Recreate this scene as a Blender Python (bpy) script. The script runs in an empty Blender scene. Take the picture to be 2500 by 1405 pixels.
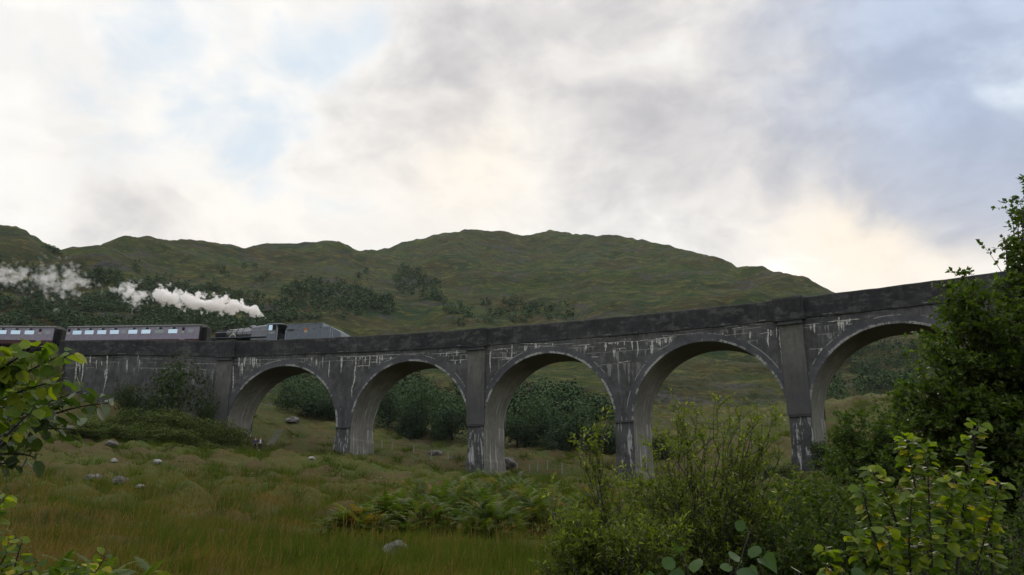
import bpy, bmesh, math, random
import numpy as np
from mathutils import Vector, Matrix, Euler
R_ = math.radians
sc = bpy.context.scene
COL = sc.collection
# ------------------------------------------------------------------ camera
F, TH, CU, CV = 1882.8, 0.2752, 1250.0, 702.5      # focal length in photo pixels, upward tilt
cd = bpy.data.cameras.new('camera'); cam = bpy.data.objects.new('camera', cd); COL.objects.link(cam)
cam.location = (0, 0, 0); cam.rotation_euler = (math.pi/2 + TH, 0, 0)
cd.sensor_width = 36; cd.lens = 36*F/2500; cd.clip_start = 0.05; cd.clip_end = 6000
sc.camera = cam

def ray(u, v):
    X = (u-CU)/F; Z = (CV-v)/F
    return np.array([X, math.cos(TH)-Z*math.sin(TH), math.sin(TH)+Z*math.cos(TH)])
def at(u, v, d):
    r = ray(u, v); return r*(d/r[1])

# ------------------------------------------------------------------ node helper
class NT:
    def __init__(s, tree): s.t = tree; s.n = tree.nodes; s.l = tree.links
    def add(s, typ, ins=None, **kw):
        nd = s.n.new(typ)
        for k, v in kw.items(): setattr(nd, k, v)
        for k, v in (ins or {}).items(): s.put(nd.inputs[k], v)
        return nd
    def put(s, sock, v):
        if isinstance(v, bpy.types.NodeSocket): s.l.new(v, sock)
        elif isinstance(v, bpy.types.Node): s.l.new(v.outputs[0], sock)
        else:
            if isinstance(v, (tuple, list)) and len(v) == 3 and sock.type == 'RGBA': v = (*v, 1)
            sock.default_value = v
    def m(s, op, a, b=0.0, c=0.0, clamp=False):
        nd = s.n.new('ShaderNodeMath'); nd.operation = op; nd.use_clamp = clamp
        s.put(nd.inputs[0], a); s.put(nd.inputs[1], b); s.put(nd.inputs[2], c); return nd.outputs[0]
    def vm(s, op, a, b=(0, 0, 0)):
        nd = s.n.new('ShaderNodeVectorMath'); nd.operation = op
        s.put(nd.inputs[0], a)
        if op == 'SCALE': s.put(nd.inputs['Scale'], b)
        else: s.put(nd.inputs[1], b)
        return nd.outputs['Value'] if op in ('DOT_PRODUCT', 'LENGTH') else nd.outputs[0]
    def noise(s, vec, scale, detail=4, rough=0.55, dist=0.0, dim='3D', lac=2.0):
        nd = s.n.new('ShaderNodeTexNoise'); nd.noise_dimensions = dim
        s.put(nd.inputs['Vector'], vec); s.put(nd.inputs['Scale'], scale); s.put(nd.inputs['Detail'], detail)
        s.put(nd.inputs['Roughness'], rough); s.put(nd.inputs['Distortion'], dist); s.put(nd.inputs['Lacunarity'], lac)
        return nd.outputs[0]
    def ss(s, x, a, b):                                   # smoothstep a..b
        nd = s.n.new('ShaderNodeMapRange'); nd.interpolation_type = 'SMOOTHSTEP'
        s.put(nd.inputs[0], x); s.put(nd.inputs[1], a); s.put(nd.inputs[2], b); return nd.outputs[0]
    def mix(s, f, a, b, mode='MIX'):
        nd = s.n.new('ShaderNodeMix'); nd.data_type = 'RGBA'; nd.blend_type = mode
        s.put(nd.inputs[0], f); s.put(nd.inputs[6], a); s.put(nd.inputs[7], b); return nd.outputs[2]
    def ramp(s, f, stops):
        nd = s.n.new('ShaderNodeValToRGB'); e = nd.color_ramp.elements
        while len(e) < len(stops): e.new(0.5)
        for k, (p, c) in enumerate(stops): e[k].position = p; e[k].color = (*c, 1)
        s.put(nd.inputs[0], f); return nd.outputs[0]
    def xyz(s, v):
        nd = s.n.new('ShaderNodeSeparateXYZ'); s.put(nd.inputs[0], v); return nd.outputs
    def comb(s, x, y, z):
        nd = s.n.new('ShaderNodeCombineXYZ'); s.put(nd.inputs[0], x); s.put(nd.inputs[1], y); s.put(nd.inputs[2], z); return nd.outputs[0]
def mat(name):
    m = bpy.data.materials.new(name); m.use_nodes = True; m.node_tree.nodes.clear()
    t = NT(m.node_tree); o = t.add('ShaderNodeOutputMaterial'); return m, t, o
def principled(t, o, col, rough=0.7, metal=0.0, spec=0.5, normal=None, **kw):
    ins = {'Base Color': col, 'Roughness': rough, 'Metallic': metal, 'Specular IOR Level': spec}
    ins.update(kw)
    p = t.add('ShaderNodeBsdfPrincipled', ins)
    if normal is not None: t.put(p.inputs['Normal'], normal)
    t.l.new(p.outputs[0], o.inputs['Surface']); return p

# ------------------------------------------------------------------ world, sun, exposure
SUN_AZ, SUN_EL = R_(24), R_(19)
w = bpy.data.worlds.new('World'); sc.world = w; w.use_nodes = True; w.node_tree.nodes.clear()
t = NT(w.node_tree)
gd = t.add('ShaderNodeTexCoord').outputs['Generated']
nrm = t.vm('NORMALIZE', gd)
dx, dy, dz = t.xyz(nrm)
def blob(u, v, width):                                    # soft patch of sky centred on a direction
    r = ray(u, v); r = r/np.linalg.norm(r)
    d = t.vm('DOT_PRODUCT', nrm, tuple(r))
    return t.m('EXPONENT', t.m('MULTIPLY', t.m('SUBTRACT', d, 1.0), 1.0/(width*width)))
def wsum(items):
    acc = 0.0
    for wgt, b in items: acc = t.m('MULTIPLY_ADD', b, wgt, acc)
    return acc
pl = t.vm('MULTIPLY', nrm, (1.0, 1.0, 1.55))
wp = t.add('ShaderNodeTexNoise', {'Vector': pl, 'Scale': 4.0, 'Detail': 4.0}).outputs[1]
pw = t.vm('ADD', pl, t.vm('SCALE', t.vm('SUBTRACT', wp, (0.5, 0.5, 0.5)), 0.16))
n1 = t.noise(pw, 5.0, 9, 0.52, 0.0)
n2 = t.noise(t.vm('ADD', pw, (7.3, 2.1, 0.4)), 13.0, 8, 0.52, 0.0)
nz = t.m('ADD', t.m('MULTIPLY', t.m('SUBTRACT', n1, 0.5), 2.9), t.m('MULTIPLY', t.m('SUBTRACT', n2, 0.5), 1.7))
grey = wsum([(0.42, blob(1350, 100, 0.13)), (0.34, blob(1850, 200, 0.16)), (0.34, blob(1020, 300, 0.09)), (0.80, blob(2320, 420, 0.065)), (0.42, blob(2440, 170, 0.11)), (0.7, blob(2480, 190, 0.06)),
             (0.26, blob(2050, 300, 0.10)), (0.36, blob(380, 410, 0.07)), (0.20, blob(90, 60, 0.07)), (0.30, blob(2330, 130, 0.13)), (0.26, blob(160, 470, 0.07)),
             (0.22, blob(1550, 440, 0.08)), (-0.45, blob(1230, 430, 0.055)), (-0.50, blob(2060, 640, 0.10)), (-0.60, blob(480, 190, 0.08)), (0.16, blob(760, 420, 0.06)),
             (-0.35, blob(1000, 560, 0.08)), (-0.25, blob(900, 120, 0.04)), (-0.4, blob(80, 230, 0.06)), (0.12, blob(1700, 520, 0.07)), (-0.3, blob(600, 560, 0.05))])
gmask = t.ss(t.m('ADD', t.m('MULTIPLY', nz, 0.50), grey), -0.03, 0.86)
blue = wsum([(0.55, blob(800, 140, 0.045)), (0.45, blob(640, 330, 0.05)), (0.42, blob(400, 50, 0.05)), (0.45, blob(200, 290, 0.05)), (0.45, blob(2500, 40, 0.06)),
             (0.35, blob(1900, 670, 0.03)), (0.45, blob(930, 60, 0.03)), (0.2, blob(520, 440, 0.04))])
bmask = t.ss(t.m('ADD', t.m('MULTIPLY', nz, -0.50), blue), 0.15, 0.75)
warm = wsum([(0.9, blob(2150, 560, 0.10)), (0.5, blob(1150, 400, 0.08)), (0.35, blob(500, 560, 0.2)), (0.3, blob(1700, 120, 0.2))])
white = t.mix(t.m('MULTIPLY', warm, 0.9, clamp=True), (1.0, 0.995, 0.98), (1.03, 0.92, 0.76))
gcol = t.mix(t.ss(t.m('ADD', blob(2480, 40, 0.19), t.m('MULTIPLY', nz, 0.06)), 0.10, 0.95), (0.575, 0.565, 0.58), (0.42, 0.51, 0.68))
n4 = t.noise(t.vm('ADD', pw, (3.3, 5.1, 8.4)), 8.0, 9, 0.56, 0.0)
gcol = t.mix(1.0, gcol, t.mix(t.ss(n4, 0.33, 0.67), (0.92, 0.92, 0.94), (1.24, 1.22, 1.19)), 'MULTIPLY')
white = t.mix(1.0, white, t.mix(t.ss(n4, 0.36, 0.60), (0.94, 0.94, 0.95), (1.03, 1.03, 1.03)), 'MULTIPLY')
cloud = t.mix(t.m('MULTIPLY', gmask, 0.92), white, gcol)
sky = t.add('ShaderNodeTexSky', sky_type='NISHITA', sun_disc=False, sun_elevation=SUN_EL, sun_rotation=SUN_AZ, air_density=1.0, dust_density=2.0)
skyc = t.vm('SCALE', sky.outputs[0], 0.10)
bluec = t.mix(0.85, skyc, (0.72, 0.86, 0.99))
front = t.mix(t.m('MULTIPLY', bmask, 0.8), cloud, bluec)
# the half of the sky behind the viewer: grey overcast, raised to light the faces turned to it
back = t.mix(t.ss(n1, 0.35, 0.65), (0.62, 0.66, 0.72), (0.92, 0.94, 0.98))
fm = t.ss(dy, -0.35, 0.35)
skyall = t.mix(fm, back, front)
skyall = t.mix(t.ss(dz, 0.64, 0.85), skyall, (1.7, 1.74, 1.8))  # unseen zenith brightened to lift the light on the scene
skyall = t.mix(t.ss(dz, -0.02, -0.12), skyall, (0.05, 0.055, 0.045))
bg = t.add('ShaderNodeBackground', {'Color': skyall, 'Strength': 1.0})
wo = t.add('ShaderNodeOutputWorld'); t.l.new(bg.outputs[0], wo.inputs['Surface'])

sl = bpy.data.lights.new('sun', 'SUN'); sl.energy = 1.4; sl.angle = R_(12); sl.color = (1, 0.9, 0.76)
so = bpy.data.objects.new('sun', sl); COL.objects.link(so)
sdir = Vector((math.sin(SUN_AZ)*math.cos(SUN_EL), math.cos(SUN_AZ)*math.cos(SUN_EL), math.sin(SUN_EL)))
so.rotation_euler = sdir.to_track_quat('Z', 'Y').to_euler()

sc.view_settings.view_transform = 'Standard'; sc.view_settings.look = 'None'
sc.view_settings.exposure = 0.0; sc.view_settings.gamma = 1.0; sc.view_settings.use_curve_mapping = False
sc.render.engine = 'CYCLES'
cy = sc.cycles
cy.max_bounces = 16; cy.diffuse_bounces = 3; cy.glossy_bounces = 2; cy.transmission_bounces = 4; cy.volume_bounces = 14
cy.use_denoising = True; cy.volume_max_steps = 512; cy.caustics_reflective = False; cy.caustics_refractive = False

# ------------------------------------------------------------------ tagging / mesh helpers
def tag(o, label=None, cat=None, group=None, kind=None):
    if label: o['label'] = label
    if cat: o['category'] = cat
    if group: o['group'] = group
    if kind: o['kind'] = kind
    return o
def empty(name, loc, rot=(0, 0, 0), **kw):
    o = bpy.data.objects.new(name, None); COL.objects.link(o); o.location = loc; o.rotation_euler = rot; o.empty_display_size = 0.5
    return tag(o, **kw)
def link(name, me, m=None, parent=None, smooth=False):
    if m is not None:
        for mm in (m if isinstance(m, (list, tuple)) else [m]): me.materials.append(mm)
    if smooth: me.polygons.foreach_set('use_smooth', [True]*len(me.polygons))
    o = bpy.data.objects.new(name, me); COL.objects.link(o)
    if parent is not None: o.parent = parent
    return o
def npmesh(name, V, faces, m=None, parent=None, rnd=None, uv=None, smooth=False):
    """V (n,3); faces: list of int arrays (k,3) and/or (k,4) in order; rnd per face; uv per vertex"""
    me = bpy.data.meshes.new(name); V = np.asarray(V, dtype=np.float32)
    if not isinstance(faces, (list, tuple)): faces = [faces]
    faces = [np.asarray(f, dtype=np.int32) for f in faces if len(f)]
    loops = np.concatenate([f.ravel() for f in faces]); sizes = np.concatenate([np.full(len(f), f.shape[1]) for f in faces]).astype(np.int32)
    starts = np.concatenate([[0], np.cumsum(sizes)[:-1]]).astype(np.int32)
    me.vertices.add(len(V)); me.vertices.foreach_set('co', V.ravel())
    me.loops.add(len(loops)); me.loops.foreach_set('vertex_index', loops)
    me.polygons.add(len(sizes)); me.polygons.foreach_set('loop_start', starts)
    if smooth: me.polygons.foreach_set('use_smooth', np.ones(len(sizes), dtype=bool))
    if uv is not None:
        ul = me.uv_layers.new(name='UVMap'); ul.data.foreach_set('uv', np.asarray(uv, dtype=np.float32)[loops].ravel())
    me.update(calc_edges=True)
    if rnd is not None:
        a = me.attributes.new('rnd', 'FLOAT', 'FACE'); a.data.foreach_set('value', np.asarray(rnd, dtype=np.float32))
    return link(name, me, m, parent)

class MB:
    """collects boxes, prisms and tubes into ONE mesh"""
    def __init__(s): s.v = []; s.f = []; s.uv = []
    def add(s, vs, fs, uv=None):
        b = len(s.v); s.v += [tuple(map(float, p)) for p in vs]; s.f += [tuple(b+i for i in f) for f in fs]
        s.uv += list(uv) if uv is not None else [(p[0], p[2]) for p in vs]
        return s
    def box(s, x0, x1, y0, y1, z0, z1):
        vs = [(x, y, z) for z in (z0, z1) for y in (y0, y1) for x in (x0, x1)]
        return s.add(vs, [(0, 2, 3, 1), (4, 5, 7, 6), (0, 1, 5, 4), (2, 6, 7, 3), (0, 4, 6, 2), (1, 3, 7, 5)])
    def tube(s, pts, rad, n=6, caps=True):
        pts = [Vector(p) for p in pts]; rr = rad if isinstance(rad, (list, tuple)) else [rad]*len(pts)
        vs = []; fs = []; ref = Vector((0.31, 0.52, 0.8))
        for i, p in enumerate(pts):
            d = (pts[min(i+1, len(pts)-1)]-pts[max(i-1, 0)]).normalized()
            a = d.cross(ref)
            if a.length < 0.05: a = d.cross(Vector((1, 0, 0)))
            a.normalize(); b = d.cross(a)
            for k in range(n):
                c = 2*math.pi*k/n; vs.append(p + (a*math.cos(c)+b*math.sin(c))*rr[i])
        for i in range(len(pts)-1):
            for k in range(n): fs.append((i*n+k, i*n+(k+1) % n, (i+1)*n+(k+1) % n, (i+1)*n+k))
        if caps: fs += [tuple(range(n))[::-1], tuple(range((len(pts)-1)*n, len(pts)*n))]
        return s.add(vs, fs)
    def prism(s, poly, a, b, axis='y'):
        """poly in (p,q); extruded from a to b along axis ('y': p=x,q=z; 'x': p=y,q=z; 'z': p=x,q=y)"""
        n = len(poly); f = {'y': lambda p, q, e: (p, e, q), 'x': lambda p, q, e: (e, p, q), 'z': lambda p, q, e: (p, q, e)}[axis]
        vs = [f(p, q, a) for p, q in poly]+[f(p, q, b) for p, q in poly]
        fs = [tuple(range(n)), tuple(range(n, 2*n))[::-1]]+[(k, n+k, n+(k+1) % n, (k+1) % n) for k in range(n)]
        return s.add(vs, fs)
    def build(s, name, m, parent=None, smooth=False, bevel=0.0):
        me = bpy.data.meshes.new(name); me.from_pydata(s.v, [], s.f); me.update()
        ul = me.uv_layers.new(name='UVMap'); idx = np.zeros(len(me.loops), dtype=np.int32); me.loops.foreach_get('vertex_index', idx)
        ul.data.foreach_set('uv', np.array(s.uv, dtype=np.float32)[idx].ravel())
        bm = bmesh.new(); bm.from_mesh(me); bmesh.ops.recalc_face_normals(bm, faces=bm.faces)
        bm.to_mesh(me); bm.free()
        o = link(name, me, m, parent, smooth)
        if bevel: b = o.modifiers.new('bevel', 'BEVEL'); b.width = bevel; b.segments = 2; b.limit_method = 'ANGLE'
        return o

# numpy gradient noise
_rs = np.random.RandomState(7); _perm = _rs.permutation(512); _g = _rs.rand(512)*2*np.pi
_gx, _gy = np.cos(_g), np.sin(_g)
def perlin(x, y):
    xi = np.floor(x).astype(np.int64); yi = np.floor(y).astype(np.int64); xf = x-xi; yf = y-yi
    def gr(ix, iy, fx, fy):
        h = _perm[(_perm[ix & 511]+iy) & 511]; return _gx[h]*fx+_gy[h]*fy
    sx = xf*xf*xf*(xf*(xf*6-15)+10); sy = yf*yf*yf*(yf*(yf*6-15)+10)
    a = gr(xi, yi, xf, yf); b = gr(xi+1, yi, xf-1, yf); c = gr(xi, yi+1, xf, yf-1); d = gr(xi+1, yi+1, xf-1, yf-1)
    return (a+(b-a)*sx)*(1-sy)+(c+(d-c)*sx)*sy
def fbm(x, y, o=5, g=0.5):
    s = 0; a = 1
    for i in range(o): s = s+a*perlin(x+17.3*i, y-9.1*i); x = x*2.03; y = y*2.03; a *= g
    return s
def sstep(x, a, b):
    q = np.clip((x-a)/(b-a), 0, 1); return q*q*(3-2*q)

# ------------------------------------------------------------------ viaduct line (plan curve and levels)
PX, PY, HD, RAD, GR, ZS0, HP, PITCH, PW, VW = -4.906, 87.527, 0.3953, 198.98, -0.0204, 8.676, 10.987, 17.2, 1.95, 5.5
T0 = np.array([math.cos(HD), -math.sin(HD)]); NN = np.array([-math.sin(HD), -math.cos(HD)])
CEN = np.array([PX, PY])+RAD*NN
def vp(s, tt):
    a = s/RAD; e = -NN*math.cos(a)+T0*math.sin(a); return CEN+(RAD+tt)*e
def zsp(s): return ZS0+GR*s
def zlift(s): return 0.5*float(sstep(np.array(-s), 1.7*PITCH, 2.9*PITCH))
def ztop(s): return zsp(s)+HP+zlift(s)
def vhead(s): return -(HD+s/RAD)
def vpt(s, tt, z): p = vp(s, tt); return (p[0], p[1], z)

# ------------------------------------------------------------------ terrain
CTRL = [(0, 0, -1.6), (-15, 2, -1.5), (15, 2, -1.3), (0, -15, -1.8), (-30, -10, -1.5), (30, -10, -1.0), (0, 14, -1.12), (-6, 15, -1.05), (6, 15, -1.15), (12, 16, -.9), (-14, 18, -.7), (20, 14, -.2),
        (0, 24, -1.0), (-9, 26, -.55), (9, 26, -.8), (18, 28, -.2), (-20, 30, .3), (-5, 40, .35), (6, 40, .0), (18, 42, .3), (-24, 45, 1.6), (-40, 40, 2.6), (35, 35, 1.5),
        (-10, 55, 1.6), (4, 55, 1.0), (18, 55, 1.2), (-30, 60, 3.4), (0, 72, 1.9), (14, 68, 1.4), (-14, 85, 4.55), (-22, 82, 4.6), (-4.9, 87, 2.7), (11, 80, 1.7), (26, 71, 2.4), (40, 62, 3.0), (-21, 93, 5.5),
        (-37, 75, 5.6), (-34, 96, 6.0), (-45, 96, 9.0), (-50, 85, 7.5), (-53, 100, 12.6), (-60, 100, 14.2), (-72, 100, 17.2), (-70, 92, 14.0), (-70, 104, 19.6), (-85, 100, 19.3), (-85, 106, 19.8), (-85, 90, 14),
        (-12, 109, 7.4), (3, 100, 5.4), (-14, 128, 12.8), (3, 123, 11.0), (-34, 126, 14.8), (20, 100, 6.5), (32, 118, 12.0), (45, 88, 6.5), (52, 108, 15), (62, 75, 7), (-55, 120, 18), (-75, 118, 20.5), (-30, 108, 9.0), (-45, 108, 13.0)]
CT = np.array(CTRL, dtype=float)
def _tps_k(r2): return 0.5*r2*np.log(r2+1e-9)
def tps_fit(C):
    n = len(C); d2 = ((C[:, None, :2]-C[None, :, :2])**2).sum(-1); K = _tps_k(d2)+np.eye(n)*6.0
    Pm = np.c_[np.ones(n), C[:, :2]]; A = np.zeros((n+3, n+3)); A[:n, :n] = K; A[:n, n:] = Pm; A[n:, :n] = Pm.T
    b = np.zeros(n+3); b[:n] = C[:, 2]; return np.linalg.solve(A, b)
WT = tps_fit(CT)
def tps(x, y):
    o = WT[-3]+WT[-2]*x+WT[-1]*y
    for i in range(len(CT)): o = o+WT[i]*_tps_k((x-CT[i, 0])**2+(y-CT[i, 1])**2)
    return o
SKYL = [(-900, 520), (-300, 500), (0, 548), (50, 558), (85, 573), (105, 590), (130, 604), (150, 612), (200, 605), (240, 592), (270, 583), (320, 577), (360, 580), (400, 587), (430, 590), (470, 585), (500, 587), (520, 592),
        (560, 598), (590, 603), (620, 597), (640, 596), (700, 594), (760, 594), (785, 589), (800, 587), (830, 592), (860, 604), (880, 613), (920, 610), (960, 600), (1030, 583), (1090, 567), (1120, 561), (1190, 562), (1230, 567), (1270, 573),
        (1290, 576), (1310, 569), (1345, 564), (1380, 569), (1397, 573), (1440, 571), (1540, 580), (1600, 593), (1690, 612), (1750, 630), (1800, 648), (1840, 651), (1870, 655), (1930, 668), (1980, 688), (2035, 715), (2100, 742), (2200, 775), (2300, 800), (2400, 830), (2700, 900), (3400, 980)]
_sk = []
for u, v in SKYL:
    r = ray(u, v); _sk.append((math.atan2(r[0], r[1]), r[2]/math.hypot(r[0], r[1])))
_sk = np.array(_sk)
_rd = np.array([(-60, 520), (-40, 520), (-31, 500), (-28, 560), (-20, 640), (-13, 640), (-9, 700), (-2, 760), (4, 760), (10, 700), (16, 600), (22, 480), (30, 400), (60, 380)], dtype=float)
def hill_z(r, az):
    S = np.interp(az, _sk[:, 0], _sk[:, 1]); D = np.interp(np.degrees(az), _rd[:, 0], _rd[:, 1])
    D = D*(1+0.05*perlin(az*9, az*0+3.3))
    r0 = 95.0; z0 = 4.0
    q = (r-r0)/(D-r0); qc = np.clip(q, 0, None)
    up = np.where(qc < 1, 0.62*qc+0.38*qc**2.2, 1)
    dn = np.where(qc > 1, 1+0.55*(qc-1)-1.9*(qc-1)**2, 0)
    sh = np.where(qc < 1, up, np.maximum(dn, -0.1))
    return z0+(S*D-z0)*sh, S, D
def ground_z(x, y):
    r = np.hypot(x, y); az = np.arctan2(x, y)
    hz, S, D = hill_z(r, np.clip(az, -1.1, 1.1))
    nz = fbm(x/105, y/105, 4, .42)*sstep(r, 120, 330)*21 + (np.abs(fbm(x/60+5, y/42+2, 3, .42))*-9+2.2)*sstep(r, 150, 420)+(np.abs(fbm(x/19, y/12, 3, .45))*-1.9+.5)*sstep(r, 125, 300)
    near = tps(x, y)
    bump = fbm(x/9, y/9, 4)*0.42*sstep(r, 18, 60)+np.abs(fbm(x/3.6+8, y/2.6, 2))*1.35*sstep(r, 12, 34)*(1-sstep(r, 150, 260))+fbm(x/1.5, y/1.3, 3)*0.20*sstep(r, 4, 20)*(1-sstep(r, 130, 190))-.1
    g = sstep(r, 112, 165)
    z = near*(1-g)+hz*g+nz+bump
    # railway embankment beyond the left end of the wall
    qx, qy = x-CEN[0], y-CEN[1]; tt = np.hypot(qx, qy)-RAD; ss = np.arctan2(qx*T0[0]+qy*T0[1], -(qx*NN[0]+qy*NN[1]))*RAD
    emb = ZS0+GR*ss+HP+0.5-1.55-np.maximum(0, np.abs(tt-VW/2)-2.3)*0.62
    return np.where((ss < -3.30*PITCH) & (ss > -300), np.maximum(z, emb), z)
# polar sheet: rows fine near, columns fine inside the view
azs = np.radians(np.concatenate([np.arange(-180, -44, 4.0), np.arange(-44, 44, 0.125), np.arange(44, 180, 4.0)]))
rs = np.concatenate([[0.05, 1.0, 2.0], 3.0*(1400/3.0)**np.linspace(0, 1, 560)])
AZ, RR = np.meshgrid(azs, rs); TX = RR*np.sin(AZ); TY = RR*np.cos(AZ)
TZ = ground_z(TX, TY)
behind = np.abs(AZ) > 1.2
TZ = np.where(behind, np.clip(TZ, -3, 60), TZ)
# keep the skyline the photograph shows
far = rs > 300
infront = np.abs(azs) < R_(48)
mx = (TZ[far]/RR[far]).max(0); Sd = np.interp(azs, _sk[:, 0], _sk[:, 1])+0.0012*perlin(azs*260, azs*0+.5)+0.0008*perlin(azs*700, azs*0+4.5)
corr = np.where(infront, Sd-mx, 0)
kk_ = np.hanning(35); kk_ /= kk_.sum(); corr = np.convolve(np.pad(corr, 17, mode='edge'), kk_, 'valid')
TZ = TZ+corr[None, :]*RR*sstep(RR, 200, 420)
_rlog = np.log(rs[3:])
def gz(x, y):
    """height of the finished sheet at x, y (bilinear)"""
    x = np.atleast_1d(np.asarray(x, float)); y = np.atleast_1d(np.asarray(y, float))
    r = np.hypot(x, y); a = np.arctan2(x, y)
    i = np.clip(np.searchsorted(azs, a)-1, 0, len(azs)-2); j = np.clip(np.searchsorted(rs, r)-1, 0, len(rs)-2)
    fa = np.clip((a-azs[i])/(azs[i+1]-azs[i]), 0, 1); fr = np.clip((r-rs[j])/(rs[j+1]-rs[j]), 0, 1)
    return (TZ[j, i]*(1-fa)+TZ[j, i+1]*fa)*(1-fr)+(TZ[j+1, i]*(1-fa)+TZ[j+1, i+1]*fa)*fr
def hit(u, v, d0=3.0, d1=900.0):
    """where the line of sight through a photo pixel meets the ground"""
    r = ray(u, v); ds = np.geomspace(d0, d1, 1500); P = r[None, :]*(ds/r[1])[:, None]
    k = np.argmax(P[:, 2] < gz(P[:, 0], P[:, 1])); return P[k]

def moor_material(name):
    m, t, o = mat(name)
    pos = t.add('ShaderNodeNewGeometry').outputs['Position']; pxx, pyy, pzz = t.xyz(pos)
    far = t.ss(t.m('LENGTH' if False else 'SQRT', t.m('ADD', t.m('MULTIPLY', pxx, pxx), t.m('MULTIPLY', pyy, pyy))), 85, 170)
    # open hill: bracken green, heather brown, pale grass, rock
    vec = t.vm('MULTIPLY', pos, (0.016, 0.016, 0.045))
    a = t.noise(vec, 1.0, 7, 0.62, 0.6); b = t.noise(t.vm('ADD', vec, (9, 4, 2)), 2.3, 7, 0.66, 0.8); c = t.noise(t.vm('ADD', vec, (3, 14, 7)), 6.0, 6, 0.68, 1.0)
    e = t.noise(t.vm('ADD', vec, (23, 4, 17)), 1.9, 8, 0.68, 0.5); fine = t.noise(t.vm('MULTIPLY', pos, (0.35, 0.35, 0.9)), 1.0, 6, 0.72)
    col = t.mix(t.ss(a, 0.42, 0.60), (0.076, 0.066, 0.028), (0.066, 0.090, 0.024))
    col = t.mix(t.ss(b, 0.50, 0.62), col, (0.036, 0.066, 0.028))
    col = t.mix(t.m('MULTIPLY', t.ss(c, 0.51, 0.61), 0.85), col, (0.150, 0.140, 0.042))
    col = t.mix(t.m('MULTIPLY', t.ss(t.noise(t.vm('ADD', vec, (5, 31, 8)), 3.4, 7, 0.7, 0.5), 0.52, 0.60), 0.7), col, (0.030, 0.046, 0.020))
    rockf = t.m('ADD', t.m('MULTIPLY', e, 0.72), t.m('MULTIPLY', fine, 0.28))
    col = t.mix(t.m('MULTIPLY', t.ss(rockf, 0.545, 0.60), 0.85), col, t.mix(t.ss(fine, 0.4, 0.62), (0.045, 0.040, 0.046), (0.125, 0.115, 0.125)))
    col = t.mix(t.m('MULTIPLY', t.ss(fine, 0.38, 0.66), 0.5), col, t.mix(1.0, col, (0.42, 0.44, 0.45), 'MULTIPLY'))
    # boggy meadow near the viaduct
    vn = t.vm('MULTIPLY', pos, (0.09, 0.09, 0.12))
    a2 = t.noise(vn, 1.0, 6, 0.6, 0.5); b2 = t.noise(t.vm('ADD', vn, (9, 4, 2)), 3.1, 6, 0.62, 0.6); c2 = t.noise(t.vm('ADD', vn, (3, 14, 7)), 9.0, 6, 0.65, 0.6); f2 = t.noise(pos, 9.0, 5, 0.7)
    cn = t.mix(t.ss(a2, 0.42, 0.58), (0.080, 0.060, 0.026), (0.072, 0.076, 0.018))
    cn = t.mix(t.ss(b2, 0.50, 0.64), cn, (0.052, 0.074, 0.018))
    cn = t.mix(t.m('MULTIPLY', t.ss(c2, 0.52, 0.70), 0.6), cn, (0.105, 0.082, 0.034))
    cn = t.mix(t.m('MULTIPLY', t.ss(f2, 0.35, 0.75), 0.45), cn, t.mix(1.0, cn, (0.45, 0.45, 0.45), 'MULTIPLY'))
    b1 = t.add('ShaderNodeBump', {'Height': t.m('ADD', c, t.m('MULTIPLY', fine, 0.8)), 'Strength': t.m('MULTIPLY', far, 1.0), 'Distance': 3.0})
    b2_ = t.add('ShaderNodeBump', {'Height': t.m('ADD', c2, f2), 'Strength': 0.6, 'Distance': 0.12, 'Normal': b1.outputs[0]})
    principled(t, o, t.mix(far, cn, t.mix(1.0, col, (0.86, 0.86, 0.80), 'MULTIPLY')), 0.95, spec=0.08, normal=b2_.outputs[0])
    return m
M_HILL = M_MOOR = moor_material('moor_grass_and_heather')
JB = int(np.argmax(rs > 150))
def sheet(name, j0, j1, m):
    nc = len(azs); V = np.stack([TX[j0:j1], TY[j0:j1], TZ[j0:j1]], -1).reshape(-1, 3); nr = j1-j0
    J, I = np.meshgrid(np.arange(nr-1), np.arange(nc), indexing='ij'); I2 = (I+1) % nc
    Q = np.stack([J*nc+I, (J+1)*nc+I, (J+1)*nc+I2, J*nc+I2], -1).reshape(-1, 4)
    o = npmesh(name, V, Q[:, ::-1], m, smooth=True); o['kind'] = 'structure'; return o
sheet('ground', 0, JB+1, M_MOOR)
sheet('hills', JB, len(rs), M_HILL)

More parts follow.
